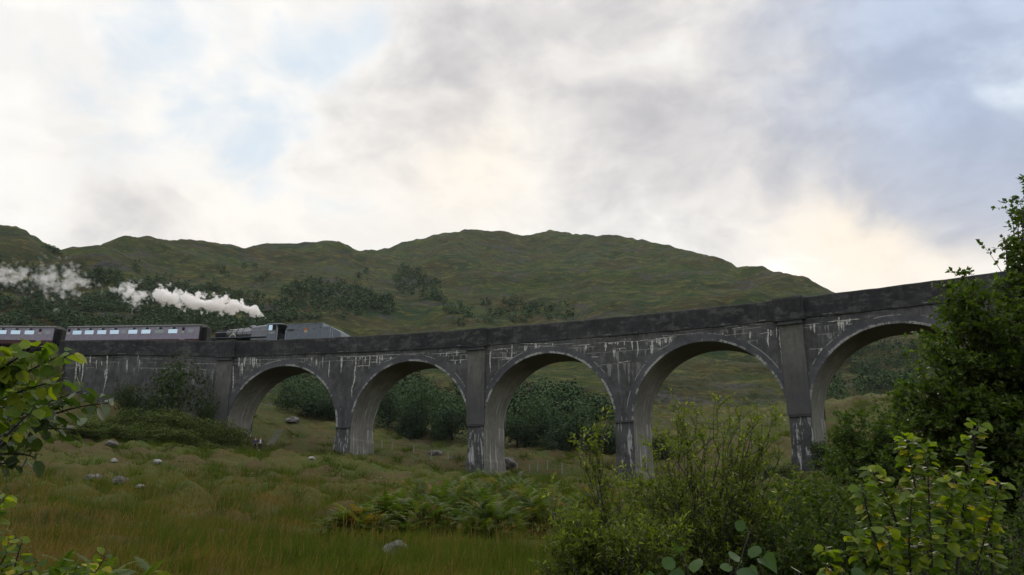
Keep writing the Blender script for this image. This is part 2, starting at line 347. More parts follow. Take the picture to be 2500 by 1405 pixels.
# ------------------------------------------------------------------ concrete
def concrete(name, base, dark, white_amt, mode):
    """mode 'wall': uv = (metres along, metres below the parapet top); 'barrel': uv = (metres along the curve, metres across)"""
    m, t, o = mat(name)
    uv = t.add('ShaderNodeUVMap').outputs[0]; us, vz, _ = t.xyz(uv)
    pos = t.add('ShaderNodeNewGeometry').outputs['Position']
    big = t.noise(pos, 0.35, 6, 0.6, 0.4); mid = t.noise(pos, 1.7, 6, 0.65, 0.3); fine = t.noise(pos, 11, 5, 0.7)
    col = t.mix(t.ss(t.m('ADD', t.m('MULTIPLY', big, 0.6), t.m('MULTIPLY', mid, 0.4)), 0.38, 0.64), dark, base)
    if mode == 'wall':
        # pour lifts: thin uneven horizontal joints
        wob = t.m('MULTIPLY', t.noise(t.comb(us, 0, 0), 0.9, 3), 0.06)
        lift = t.m('FRACT', t.m('MULTIPLY', t.m('ADD', vz, wob), 1/0.62))
        jt = t.m('MULTIPLY', t.ss(lift, 0.05, 0.0), t.ss(t.noise(t.comb(t.m('MULTIPLY', us, 0.8), t.m('FLOOR', t.m('MULTIPLY', vz, 1/0.62)), 0), 1.0, 3), 0.42, 0.6))
        col = t.mix(t.m('MULTIPLY', jt, 0.6), col, t.mix(1.0, col, (0.35, 0.35, 0.35), 'MULTIPLY'))
        # vertical grey weeping
        st = t.noise(t.comb(t.m('MULTIPLY', us, 3.0), t.m('MULTIPLY', vz, 0.18), 0), 1.0, 5, 0.65)
        col = t.mix(t.m('MULTIPLY', t.ss(st, 0.48, 0.72), 0.55), col, t.mix(1.0, col, (1.9, 1.9, 1.95), 'MULTIPLY'))
        # lime: broken lines along some joints and drips hanging from them
        wh = 0.0
        gate = t.ss(t.noise(t.comb(us, 0, 51), 0.16, 3, 0.6), 0.38, 0.58)
        for k, (lv, seg, thr, ln) in enumerate([(2.12, 0.22, 0.48, 0.3), (2.48, 0.15, 0.46, 1.0), (2.95, 0.13, 0.44, 2.2), (3.7, 0.15, 0.50, 2.6), (5.0, 0.15, 0.55, 2.4)]):
            lw = t.m('ADD', lv, t.m('MULTIPLY', t.m('SUBTRACT', t.noise(t.comb(us, 7.7*k, 0), 0.35, 5), 0.5), 0.22))
            below = t.m('SUBTRACT', vz, lw)
            onn = t.noise(t.comb(us, 3.1*k+20, 0), seg, 4, 0.62)
            on = t.ss(onn, thr, thr+0.05)
            lwid = t.m('MULTIPLY_ADD', t.noise(t.comb(us, 4.4*k, 2), 1.6, 4, 0.7), 0.13, -0.012)
            line = t.m('MULTIPLY', on, t.ss(t.m('SUBTRACT', lwid, t.m('ABSOLUTE', below)), 0.0, 0.035))
            wobs = t.m('MULTIPLY', t.m('SUBTRACT', t.noise(t.comb(us, vz, k), 1.1, 3), 0.5), 0.30)
            n1d = t.noise(t.comb(t.m('ADD', us, wobs), 5.3*k+3, 0), 3.2, 2, 0.6)
            L = t.m('MULTIPLY', t.ss(n1d, 0.50, 0.70), t.m('MULTIPLY', t.ss(t.noise(t.comb(us, 9.3*k, 3), 0.55, 3), 0.34, 0.66), ln))
            dr = t.m('MULTIPLY', t.m('MULTIPLY', t.ss(below, -0.02, 0.03), t.ss(t.m('SUBTRACT', L, below), 0.0, 0.45)), t.ss(onn, thr-0.05, thr+0.03))
            wh = t.m('MAXIMUM', wh, t.m('MAXIMUM', line, t.m('MULTIPLY', dr, 0.9)))
        wh = t.m('MULTIPLY', wh, t.ss(t.noise(pos, 4.0, 4, 0.7), 0.30, 0.52))
        col = t.mix(t.m('MULTIPLY', wh, white_amt), col, (0.47, 0.465, 0.43))
        haze_ = t.m('MULTIPLY', t.ss(t.noise(t.comb(t.m('MULTIPLY', us, 1.2), t.m('MULTIPLY', vz, 0.35), 9), 1.0, 5, 0.7), 0.52, 0.70), t.ss(vz, 7.5, 2.5))
        col = t.mix(t.m('MULTIPLY', haze_, 0.45), col, (0.22, 0.22, 0.21))
    elif mode == 'parapet':
        jx = t.m('ABSOLUTE', t.m('SUBTRACT', t.m('FRACT', t.m('MULTIPLY', us, 1/4.3)), 0.5))
        col = t.mix(t.m('MULTIPLY', t.ss(jx, 0.010, 0.003), 0.6), col, (0.010, 0.010, 0.011))
        col = t.mix(t.m('MULTIPLY', t.ss(t.noise(t.comb(t.m('MULTIPLY', us, 0.5), vz, 3), 1.2, 7, 0.7), 0.48, 0.62), 0.6), col, (0.10, 0.10, 0.097))
        col = t.mix(t.m('MULTIPLY', t.ss(vz, 0.22, 0.02), 0.45), col, (0.10, 0.10, 0.09))
        st = t.noise(t.comb(t.m('MULTIPLY', us, 2.2), t.m('MULTIPLY', vz, 0.5), 0), 1.0, 6, 0.7)
        col = t.mix(t.m('MULTIPLY', t.ss(st, 0.45, 0.7), 0.5), col, t.mix(1.0, col, (1.9, 1.9, 1.8), 'MULTIPLY'))
        ln = t.m('MULTIPLY', t.ss(t.m('ABSOLUTE', t.m('SUBTRACT', vz, 1.85)), 0.05, 0.015), t.ss(t.noise(t.comb(us, 0, 4), 0.5, 5, 0.75), 0.53, 0.6))
        col = t.mix(t.m('MULTIPLY', ln, white_amt), col, (0.30, 0.30, 0.29))
        col = t.mix(t.m('MULTIPLY', t.ss(t.noise(pos, 2.6, 5, 0.7), 0.55, 0.7), 0.5), col, (0.035, 0.040, 0.016))
    elif mode == 'barrel':
        bd = t.noise(t.comb(t.m('MULTIPLY', us, 0.10), t.m('MULTIPLY', vz, 5.0), 0), 1.0, 5, 0.7)
        col = t.mix(t.m('MULTIPLY', t.ss(bd, 0.35, 0.7), 0.75), col, t.mix(1.0, col, (0.55, 0.54, 0.5), 'MULTIPLY'))
        sk = t.noise(t.comb(t.m('MULTIPLY', us, 0.16), t.m('MULTIPLY', vz, 3.6), 6), 1.0, 4, 0.6, 0.15)
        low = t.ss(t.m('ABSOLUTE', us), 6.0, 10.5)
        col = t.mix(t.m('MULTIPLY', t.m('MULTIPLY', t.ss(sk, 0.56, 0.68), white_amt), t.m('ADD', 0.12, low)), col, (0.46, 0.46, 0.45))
        # brown algae and a darker tone towards the crown of the vault
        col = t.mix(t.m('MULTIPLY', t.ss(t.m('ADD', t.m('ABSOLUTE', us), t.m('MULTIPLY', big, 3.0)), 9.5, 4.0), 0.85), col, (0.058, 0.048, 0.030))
    elif mode == 'plain':
        lf = t.m('FRACT', t.m('MULTIPLY', vz, 1/0.75))
        col = t.mix(t.m('MULTIPLY', t.ss(lf, 0.06, 0.0), t.m('MULTIPLY', t.ss(mid, 0.42, 0.6), 0.6)), col, t.mix(1.0, col, (0.4, 0.4, 0.4), 'MULTIPLY'))
        wv_ = t.noise(t.comb(t.m('MULTIPLY', us, 2.0), t.m('MULTIPLY', vz, 0.3), 4), 1.0, 6, 0.7)
        col = t.mix(t.m('MULTIPLY', t.ss(wv_, 0.45, 0.65), 0.6), col, t.mix(1.0, col, (0.45, 0.45, 0.47), 'MULTIPLY'))
        col = t.mix(t.m('MULTIPLY', t.ss(t.m('ADD', vz, t.m('MULTIPLY', mid, 3.0)), 5.0, 11.0), 0.75), col, (0.068, 0.068, 0.071))
    elif mode == 'ring':
        on = t.ss(t.noise(t.comb(us, 2.2, 0), 0.32, 5, 0.7), 0.46, 0.56)
        wr = t.m('MULTIPLY', t.noise(t.comb(us, 0, 7), 2.2, 4, 0.7), 0.42)
        ed = t.m('MULTIPLY', t.ss(t.m('SUBTRACT', wr, vz), -0.02, 0.05), on)
        ed = t.m('MULTIPLY', ed, t.ss(t.noise(pos, 5.0, 4, 0.7), 0.34, 0.5))
        col = t.mix(t.m('MULTIPLY', ed, white_amt), col, (0.44, 0.44, 0.42))
        up_ = t.m('MULTIPLY', t.ss(t.m('ABSOLUTE', t.m('SUBTRACT', vz, 0.74)), 0.06, 0.01), t.ss(t.noise(t.comb(us, 9.0, 3), 0.4, 5, 0.7), 0.52, 0.58))
        col = t.mix(t.m('MULTIPLY', up_, white_amt), col, (0.40, 0.40, 0.38))
    elif mode == 'pier':
        # thick lime crusts running down the shaft
        n = t.noise(t.comb(t.m('MULTIPLY', us, 2.6), t.m('MULTIPLY', vz, 0.32), 2.0), 1.0, 6, 0.68, 0.5)
        n2_ = t.noise(t.vm('MULTIPLY', pos, (1, 1, 0.8)), 1.2, 4, 0.6)
        wh = t.m('MULTIPLY', t.ss(n, 0.525, 0.58), t.ss(n2_, 0.38, 0.50))
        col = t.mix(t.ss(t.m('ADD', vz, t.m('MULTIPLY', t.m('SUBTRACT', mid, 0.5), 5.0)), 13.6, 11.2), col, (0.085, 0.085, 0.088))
        col = t.mix(t.m('MULTIPLY', wh, white_amt), col, (0.40, 0.40, 0.39))
        col = t.mix(t.m('MULTIPLY', t.ss(t.m('ADD', vz, t.m('MULTIPLY', big, 3.0)), 16.4, 19.0), 0.5), col, (0.038, 0.042, 0.020))
        col = t.mix(t.m('MULTIPLY', t.ss(t.noise(pos, 0.9, 5, 0.7), 0.5, 0.62), 0.6), col, (0.030, 0.033, 0.030))
    col = t.mix(t.m('MULTIPLY', fine, 0.35), col, t.mix(1.0, col, (0.5, 0.5, 0.5), 'MULTIPLY'))
    bp = t.add('ShaderNodeBump', {'Height': t.m('ADD', mid, t.m('MULTIPLY', fine, 0.5)), 'Strength': 0.6, 'Distance': 0.05})
    principled(t, o, col, 0.9, spec=0.2, normal=bp.outputs[0]); return m
M_WALL = concrete('weathered_concrete_wall', (0.112, 0.110, 0.109), (0.056, 0.055, 0.056), 0.45, 'wall')
M_PARA = concrete('blackened_concrete_parapet', (0.044, 0.044, 0.046), (0.022, 0.022, 0.024), 0.8, 'parapet')
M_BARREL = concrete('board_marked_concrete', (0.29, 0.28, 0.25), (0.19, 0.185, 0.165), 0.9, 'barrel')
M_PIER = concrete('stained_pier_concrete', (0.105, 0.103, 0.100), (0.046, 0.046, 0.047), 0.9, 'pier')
M_PIL = concrete('pale_pilaster_concrete', (0.185, 0.178, 0.155), (0.115, 0.112, 0.104), 0.5, 'plain')
M_RING2 = concrete('lime_edged_arch_concrete', (0.112, 0.113, 0.118), (0.066, 0.067, 0.071), 0.8, 'ring')
M_RING = concrete('arch_ring_concrete', (0.112, 0.113, 0.118), (0.066, 0.067, 0.071), 0.6, 'plain')

# ------------------------------------------------------------------ viaduct
KS = list(range(-2, 4)); RA = (PITCH-PW)/2; PARH = 2.0
via = empty('viaduct', (*vp(0, VW/2), 0.0), label='long curving grey concrete railway viaduct with tall round arches and white lime stains', cat='viaduct')
INV = Matrix.Translation(-Vector(via.location))
def vbuild(mb, name, m, smooth=False):
    mb.v = [tuple(np.array(p)-np.array(via.location)) for p in mb.v]
    return mb.build(name, m, via, smooth)
def zint(k, s):                                           # underside of span k at s
    c = k*PITCH+PW+RA; q = abs(s-c)/RA
    return zsp(s)+(RA*math.sqrt(max(0, 1-q*q)) if q < 1 else 0)
FRONT = {}
for k in KS:
    c = k*PITCH+PW+RA
    ss_ = [k*PITCH+PW/2, k*PITCH+PW-1e-3]+[c-RA*math.cos(math.pi*i/56) for i in range(57)]+[(k+1)*PITCH+1e-3, (k+1)*PITCH+PW/2]
    # spandrel walls front and back
    for tt in (0.0, VW):
        mb = MB(); vs = []; uv = []
        for s in ss_:
            zb, zt = zint(k, s), ztop(s)-PARH
            for j in range(5): z = zb+(zt-zb)*j/4; vs.append(vpt(s, tt, z)); uv.append((s, ztop(s)-z))
        fs = [(i*5+j, (i+1)*5+j, (i+1)*5+j+1, i*5+j+1) for i in range(len(ss_)-1) for j in range(4)]
        mb.add(vs, fs, uv); o_ = vbuild(mb, 'spandrel_wall', M_WALL)
        if tt == 0.0: FRONT[k] = o_
    # vault
    mb = MB(); vs = []; uv = []
    for i in range(57):
        th = math.pi*i/56; s = c-RA*math.cos(th); z = zsp(s)+RA*math.sin(th)
        for j in range(4): vs.append(vpt(s, VW*j/3, z)); uv.append(((th-math.pi/2)*RA, VW*j/3))
    mb.add(vs, [(i*4+j, (i+1)*4+j, (i+1)*4+j+1, i*4+j+1) for i in range(56) for j in range(3)], uv)
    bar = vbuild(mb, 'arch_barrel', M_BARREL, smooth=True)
    # ring standing a hand's breadth proud of the wall, front and back
    for t0_, t1_ in ((-0.09, 0.03), (VW-0.03, VW+0.09)):
        mb = MB(); vs = []; uv = []
        for i in range(57):
            th = math.pi*i/56
            for rr, tt in ((RA-0.02, t0_), (RA-0.02, t1_), (RA+0.78, t1_), (RA+0.78, t0_)):
                s = c-rr*math.cos(th); vs.append(vpt(s, tt, zsp(s)+rr*math.sin(th))); uv.append((th*RA+k*31.7, rr-RA))
        mb.add(vs, [(i*4+j, (i+1)*4+j, (i+1)*4+(j+1) % 4, i*4+(j+1) % 4) for i in range(56) for j in range(4)]+[(0, 1, 2, 3), (56*4+3, 56*4+2, 56*4+1, 56*4)], uv); vbuild(mb, 'arch_ring', M_RING2)
# piers
for k in range(-2, 5):
    sm = k*PITCH+PW/2; g = float(gz(*vp(sm, 0))[0]); g2 = float(gz(*vp(sm, VW))[0]); zb = min(g, g2)-1.5; zt = zsp(sm)
    main = (k % 2 == 0)
    lev = [zt, zt-0.02, zt-3.2, max(g+1.9, zb+2.2), max(g+1.6, zb+1.9), zb]
    wid = [0, 0.0, 0.03, 0.07, 0.13, 0.24]
    mb = MB(); vs = []; uv = []; per = [(-1, 0), (1, 0), (1, 1), (-1, 1)]
    for z, e in zip(lev, wid):
        for sx, ty in per:
            s = sm+sx*(PW/2+e); tt = (-0.05-e) if ty == 0 else VW+0.05+e
            vs.append(vpt(s, tt, z)); uv.append((s+tt, ztop(s)-z))
    nl = len(lev)
    fr = [(i*4+0, i*4+1, (i+1)*4+1, (i+1)*4+0) for i in range(nl-1)]+[(i*4+2, i*4+3, (i+1)*4+3, (i+1)*4+2) for i in range(nl-1)]
    sd = [(i*4+1, i*4+2, (i+1)*4+2, (i+1)*4+1) for i in range(nl-1)]+[(i*4+3, i*4+0, (i+1)*4+0, (i+1)*4+3) for i in range(nl-1)]
    mb.add(vs, fr, uv)
    uv2 = [(10.5+(zt-z), 2.0+3.0*ty) for z, e in zip(lev, wid) for sx, ty in per]; b4 = len(mb.v)
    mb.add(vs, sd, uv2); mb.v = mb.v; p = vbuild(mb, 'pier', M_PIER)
    p.data.materials.append(M_BARREL)
    bm = bmesh.new(); bm.from_mesh(p.data); bm.faces.ensure_lookup_table()
    for i, f_ in enumerate(bm.faces): f_.material_index = 0 if i < len(fr) else 1
    bmesh.ops.remove_doubles(bm, verts=bm.verts, dist=1e-4); bmesh.ops.recalc_face_normals(bm, faces=bm.faces); bm.to_mesh(p.data); bm.free()
    # ledge at springing
    for tt0, tt1 in ((-0.22, 0.02), (VW-0.02, VW+0.22)):
        mb = MB(); A = [vpt(s, tt, z) for z in (zt-0.16, zt+0.02) for s, tt in ((sm-PW/2-.03, tt0), (sm+PW/2+.03, tt0), (sm+PW/2+.03, tt1), (sm-PW/2-.03, tt1))]
        mb.add(A, [(0, 1, 2, 3), (4, 5, 6, 7), (0, 1, 5, 4), (1, 2, 6, 5), (2, 3, 7, 6), (3, 0, 4, 7)])
        if k != -2: q = vbuild(mb, 'ledge', M_RING); q.parent = p
    if main:
        for nm, (za, zb_, e, hw, m_) in {'pilaster': (zt+0.02, ztop(sm)-2.55, -0.26, PW/2+0.10, M_PIL), 'pilaster_cap': (ztop(sm)-2.55, ztop(sm)-2.2, -0.50, PW/2+0.16, M_RING), 'refuge': (ztop(sm)-2.2, ztop(sm)+0.05+(0 if k else -0.16), -0.62, PW/2+0.42, M_PARA)}.items():
            for side in (0, 1):
                mb = MB(); A = []
                for z in (za, zb_):
                    for sx, ty in per:
                        tt = (e if ty == 0 else 0.02) if side == 0 else (VW-e if ty == 0 else VW-0.02)
                        A.append(vpt(sm+sx*hw, tt, z))
                mb.add(A, [(0, 1, 2, 3), (4, 5, 6, 7), (0, 1, 5, 4), (1, 2, 6, 5), (2, 3, 7, 6), (3, 0, 4, 7)], [(a, b) for b in (ztop(sm)-za, ztop(sm)-zb_) for a in (sm-hw, sm+hw, sm+hw, sm-hw)])
                vbuild(mb, nm, m_)
# lime runs: horizontal seeps along the pour joints and the drips hanging from them, in wall coordinates (metres along, level)
M_LIME_, t, o = mat('lime_crust'); lp = t.add('ShaderNodeNewGeometry').outputs['Position']
principled(t, o, t.mix(t.ss(t.noise(lp, 6.0, 5, 0.7), 0.36, 0.56), (0.22, 0.22, 0.21), (0.56, 0.555, 0.51)), 0.9, spec=0.1)
def wall_sz(u, v):
    r = ray(u, v); a = float(np.dot(r[:2], r[:2])); b = -2*float(np.dot(r[:2], CEN)); c_ = float(np.dot(CEN, CEN))-RAD*RAD
    k = (-b+math.sqrt(max(0, b*b-4*a*c_)))/(2*a); q = r*k-np.array([CEN[0], CEN[1], 0]); e0 = -NN; 
    return math.atan2(float(np.dot(q[:2], T0)), float(np.dot(q[:2], e0)))*RAD, float(r[2]*k)
TR = [((480, 820, 4.39), [((620, 190), (870, 180)), ((850, 185), (940, 185)), ((1040, 180), (1480, 170)), ((770, 215), (860, 210)), ((1000, 210), (1090, 205)), ((1180, 210), (1330, 200)), ((1490, 215), (1560, 228), (1990, 215)), ((1770, 155), (1950, 155)), ((1960, 205), (2190, 205)), ((1710, 325), (1860, 320)), ((1860, 285), (1990, 285)),
    ((455, 235), (455, 340)), ((490, 290), (490, 430)), ((515, 230), (515, 330)), ((530, 200), (530, 260)), ((575, 225), (578, 320)), ((600, 230), (600, 340)), ((622, 235), (618, 350)), ((640, 250), (640, 330)), ((388, 300), (396, 460), (384, 620)), ((345, 480), (342, 570)), ((1235, 235), (1235, 275)), ((1285, 250), (1280, 330)), ((1355, 235), (1352, 350)), ((1422, 270), (1418, 360), (1414, 450)), ((1557, 230), (1556, 320), (1548, 405)),
    ((1710, 220), (1705, 330), (1695, 400), (1688, 480), (1670, 560), (1660, 700)), ((1860, 220), (1852, 290), (1850, 360)), ((1750, 225), (1750, 260)), ((1778, 225), (1778, 245)), ((1810, 222), (1810, 310)), ((1935, 215), (1930, 310)), ((1965, 215), (1962, 320)), ((1990, 210), (1990, 270)), ((2080, 230), (2078, 290)), ((2165, 230), (2165, 280)), ((1620, 225), (1620, 250)), ((1640, 225), (1640, 245))]),
 ((980, 780, 3.194), [((230, 272), (520, 255)), ((360, 322), (515, 315)), ((700, 240), (860, 228)), ((690, 300), (885, 295)), ((860, 262), (900, 262)), ((860, 190), (1180, 190)), ((780, 310), (850, 310)), ((1280, 160), (1570, 145)), ((1330, 205), (1480, 195)), ((1480, 190), (1800, 172), (2100, 150)), ((1480, 297), (1545, 292)), ((1680, 335), (1790, 325)), ((1640, 235), (1760, 225)),
    ((350, 260), (350, 290)), ((305, 265), (305, 285)), ((430, 245), (434, 290)), ((420, 322), (420, 355)), ((460, 320), (460, 345)), ((522, 240), (528, 340), (528, 430)), ((697, 250), (690, 330), (695, 415)), ((862, 190), (860, 290), (852, 380)), ((825, 240), (825, 260)), ((965, 205), (965, 265)), ((978, 205), (975, 240)), ((1050, 195), (1050, 275)), ((1075, 200), (1070, 235)), ((1180, 185), (1180, 210)), ((1275, 225), (1275, 260)), ((1300, 225), (1298, 265)), ((1440, 195), (1440, 245)), ((1592, 185), (1592, 250)), ((1690, 175), (1690, 205)), ((1740, 170), (1740, 205)), ((1800, 170), (1800, 240)), ((1842, 165), (1844, 240), (1838, 300)), ((1660, 240), (1660, 300)), ((1705, 230), (1705, 245)), ((1957, 160), (1960, 230), (1952, 290)), ((1945, 205), (1945, 270)), ((2010, 150), (2010, 200)), ((2060, 150), (2060, 190)), ((2090, 145), (2088, 190)), ((1990, 150), (1990, 195)), ((1620, 182), (1620, 196)), ((1645, 180), (1645, 198)), ((1665, 178), (1665, 194))]),
 ((1600, 660, 2.601), [((0, 435), (140, 425)), ((180, 440), (240, 418)), ((440, 360), (540, 350)), ((480, 372), (590, 360)), ((590, 345), (690, 340)), ((660, 405), (745, 395)), ((160, 370), (190, 378)), ((950, 300), (1140, 285)), ((1090, 330), (1310, 308)), ((1235, 245), (1360, 238)), ((1360, 232), (1520, 215)), ((940, 348), (1045, 340)), ((1190, 350), (1250, 345)),
    ((30, 435), (30, 490)), ((12, 435), (12, 465)), ((70, 430), (70, 465)), ((100, 425), (98, 460)), ((215, 420), (212, 465)), ((370, 405), (372, 450)), ((430, 400), (430, 450)), ((510, 430), (510, 470)), ((600, 390), (602, 440)), ((715, 375), (716, 440), (722, 495)), ((735, 380), (735, 420)), ((770, 365), (772, 430)), ((785, 380), (795, 450), (800, 520)), ((800, 510), (806, 600)), ((822, 560), (818, 605)), ((985, 345), (988, 385)), ((1010, 340), (1012, 400)), ((1160, 300), (1170, 390)), ((1180, 325), (1186, 380)), ((1190, 320), (1200, 410)), ((1215, 315), (1215, 350)), ((1235, 310), (1235, 335)), ((1040, 520), (1030, 555)), ((1055, 495), (1050, 545)), ((1078, 485), (1070, 520))]),
 ((0, 760, 3.345), [((610, 355), (790, 340)), ((600, 385), (800, 378)), ((850, 335), (900, 330)), ((1060, 325), (1220, 320)), ((625, 385), (620, 490), (610, 600)), ((655, 390), (648, 510)), ((690, 380), (676, 490), (660, 600)), ((640, 390), (636, 470)), ((740, 350), (735, 450)), ((790, 400), (785, 480)), ((830, 410), (830, 450)), ((880, 340), (870, 540), (840, 670)), ((860, 480), (855, 560)), ((1040, 400), (1035, 510)), ((1060, 330), (1060, 350)), ((1130, 330), (1128, 420)), ((1140, 400), (1138, 440)), ((500, 380), (495, 420))])]
lr = np.random.default_rng(77); LIME = {}
for (u0, v0, sc__), items in TR:
    for poly in items:
        P_ = [np.array(wall_sz(u0+x/sc__, v0+y/sc__)) for x, y in poly]; horiz = abs(P_[-1][0]-P_[0][0]) > abs(P_[-1][1]-P_[0][1])
        ln = sum(np.linalg.norm(b-a) for a, b in zip(P_, P_[1:])); n = max(6, int(ln/0.14)); cum = np.r_[0, np.cumsum([np.linalg.norm(b-a) for a, b in zip(P_, P_[1:])])]
        pts = np.array([[np.interp(q, cum, [p_[i] for p_ in P_]) for i in (0, 1)] for q in np.linspace(0, ln, n)])
        wv_ = np.abs(fbm(np.linspace(0, ln*2.4, n)+lr.uniform(0, 90), np.full(n, lr.uniform(0, 90)), 3))
        wd_ = (0.018+0.14*wv_ if horiz else 0.06+0.26*wv_)*lr.uniform(.95, 1.65); wd_ = wd_*np.minimum(1, np.linspace(.6, 0.02, n)*4 if not horiz else np.minimum(np.linspace(.05, 6, n), np.linspace(6, .05, n)))
        pts[:, 0 if not horiz else 1] += 0.10*fbm(np.linspace(0, ln*.9, n)+lr.uniform(0, 90), np.full(n, lr.uniform(0, 90)), 3)
        k_ = int(np.clip(np.floor((pts[0][0]-PW/2)/PITCH), KS[0]-1, KS[-1])); LIME.setdefault(k_, []).append((pts, wd_, horiz))
def lime_into(o, k_, tt=-0.012):
    """adds the lime runs of one bay to the mesh of its own wall, 12 mm proud, under a second material"""
    if k_ not in LIME: return
    o.data.materials.append(M_LIME_); bm = bmesh.new(); bm.from_mesh(o.data); org = np.array(o.parent.location)
    for pts, wd_, hz_ in LIME[k_]:
        row = []
        for (s, z), w_ in zip(pts, wd_):
            t_ = tt-(0.16 if (s < -2.86*PITCH and False) else 0)
            a, b = ((s, z-w_/2), (s, z+w_/2)) if hz_ else ((s-w_/2, z), (s+w_/2, z))
            row.append([bm.verts.new(tuple(np.array(vpt(q[0], t_, q[1]))-org)) for q in (a, b)])
        for (a, b), (c_, d_) in zip(row, row[1:]): f_ = bm.faces.new((a, b, d_, c_)); f_.material_index = 1
    bm.to_mesh(o.data); bm.free()
for k_, o_ in FRONT.items(): lime_into(o_, k_)
# abutment wall left of the first arch
SA = -3.36*PITCH; SB = KS[-1]*PITCH+PITCH+PW/2
mb = MB(); sl_ = np.linspace(SA, -2*PITCH+PW/2, 24)
vs = []; uv = []
for s in sl_:
    for j in range(7):
        z = (ztop(s)-PARH)*(1-j/6)+(float(gz(*vp(s, 0))[0])-1.5)*j/6; vs.append(vpt(s, 0.0 if s > -2.86*PITCH else 0.16, z)); uv.append((s, ztop(s)-z))
mb.add(vs, [(i*7+j, (i+1)*7+j, (i+1)*7+j+1, i*7+j+1) for i in range(23) for j in range(6)], uv)
vs = [vpt(SA, tt, z) for z in (ztop(SA)-PARH, 8) for tt in (0.16, VW)]; mb.add(vs, [(0, 1, 3, 2)], [(a, b) for b in (2, 12) for a in (0, 5)])
lime_into(vbuild(mb, 'abutment_wall', M_WALL), KS[0]-1)
# parapets (front and back), deck
sl_ = np.arange(SA, SB+.1, 1.075)
for nm, t0_, t1_ in (('parapet', -0.14, 0.40), ('parapet', VW-0.40, VW+0.14)):
    mb = MB(); vs = []; uv = []
    for s in sl_:
        jag = 0.035*math.sin(s*1.7)*math.sin(s*.61)
        for tt, dzz in ((t0_, -PARH-.02), (t0_+.02, -.04), (t0_+.06, 0), (t1_-.05, 0), (t1_, -.05), (t1_, -PARH-.02)): vs.append(vpt(s, tt, ztop(s)+dzz+(jag if dzz > -1 else 0))); uv.append((s+tt, -dzz))
    n = len(sl_); mb.add(vs, [(i*6+j, (i+1)*6+j, (i+1)*6+(j+1) % 6, i*6+(j+1) % 6) for i in range(n-1) for j in range(6)]+[tuple(range(6)), tuple(range((n-1)*6, n*6))[::-1]], uv)
    vbuild(mb, nm, M_PARA)
mb = MB(); vs = []
for s in sl_:
    for tt in (0.38, VW-0.38): vs.append(vpt(s, tt, ztop(s)-1.45))
mb.add(vs, [(i*2, i*2+1, i*2+3, i*2+2) for i in range(len(sl_)-1)]); vbuild(mb, 'deck', M_MOOR)
# ------------------------------------------------------------------ train
def paint(name, col, rough, metal=0.0, spec=0.5, dirt=0.35, scale=2.0):
    m, t, o = mat(name); pos = t.add('ShaderNodeTexCoord').outputs['Object']
    n = t.noise(pos, scale, 6, 0.65); v = t.noise(t.vm('MULTIPLY', pos, (3, 3, 0.4)), scale, 4, 0.6)
    c = t.mix(t.m('MULTIPLY', t.ss(t.m('ADD', t.m('MULTIPLY', n, 0.5), t.m('MULTIPLY', v, 0.5)), 0.42, 0.62), dirt), col, t.mix(1.0, col, (0.45, 0.43, 0.42), 'MULTIPLY'))
    principled(t, o, c, t.m('ADD', rough, t.m('MULTIPLY', n, 0.15)), metal, spec); return m
M_LILAC = paint('maroon_coach_painted_sky_sheen', (0.265, 0.232, 0.295), 0.35)  # pale lilac paints the sky's reflection onto the maroon upper sides
M_MAROON = paint('dark_maroon_coach_paint', (0.060, 0.012, 0.016), 0.4)
M_ROOF = paint('grey_coach_roof', (0.10, 0.098, 0.09), 0.75)
M_BLACK = paint('black_engine_paint', (0.022, 0.023, 0.026), 0.28, spec=0.6)
M_GREYBLK = paint('grey_weathered_engine_paint', (0.165, 0.19, 0.22), 0.6, spec=0.2, dirt=0.3)
M_BOIL = paint('glossy_boiler_paint', (0.15, 0.155, 0.165), 0.18, 0.75, spec=0.9)
M_STEEL = paint('pale_steel', (0.5, 0.5, 0.5), 0.35, 0.7)
M_DARK = paint('sooty_black', (0.008, 0.008, 0.009), 0.8)
M_CREAM = paint('cream_lettering', (0.5, 0.48, 0.36), 0.6)
M_ORANGE = paint('orange_emblem_paint', (0.55, 0.24, 0.045), 0.5); M_RED = paint('red_emblem_paint', (0.30, 0.05, 0.02), 0.5)
M_RUST = paint('rust_brown_patch', (0.055, 0.045, 0.042), 0.8)
M_GLASS, t, o = mat('sky_reflecting_glass'); principled(t, o, (0.52, 0.66, 0.75), 0.05, 0.92)
M_GLASSG, t, o = mat('frosted_window_glass'); principled(t, o, (0.27, 0.30, 0.30), 0.35, 0.6)
RAILZ = -1.25
def vehicle(name, s, **kw):
    p = vp(s, VW/2); return empty(name, (p[0], p[1], ztop(s)+RAILZ), (0, 0.0204, vhead(s)), **kw)
def wheel(mb_r, x, y, z, r, n=18):
    return [(x+r*math.cos(2*math.pi*i/n), z+r*math.sin(2*math.pi*i/n)) for i in range(n)]
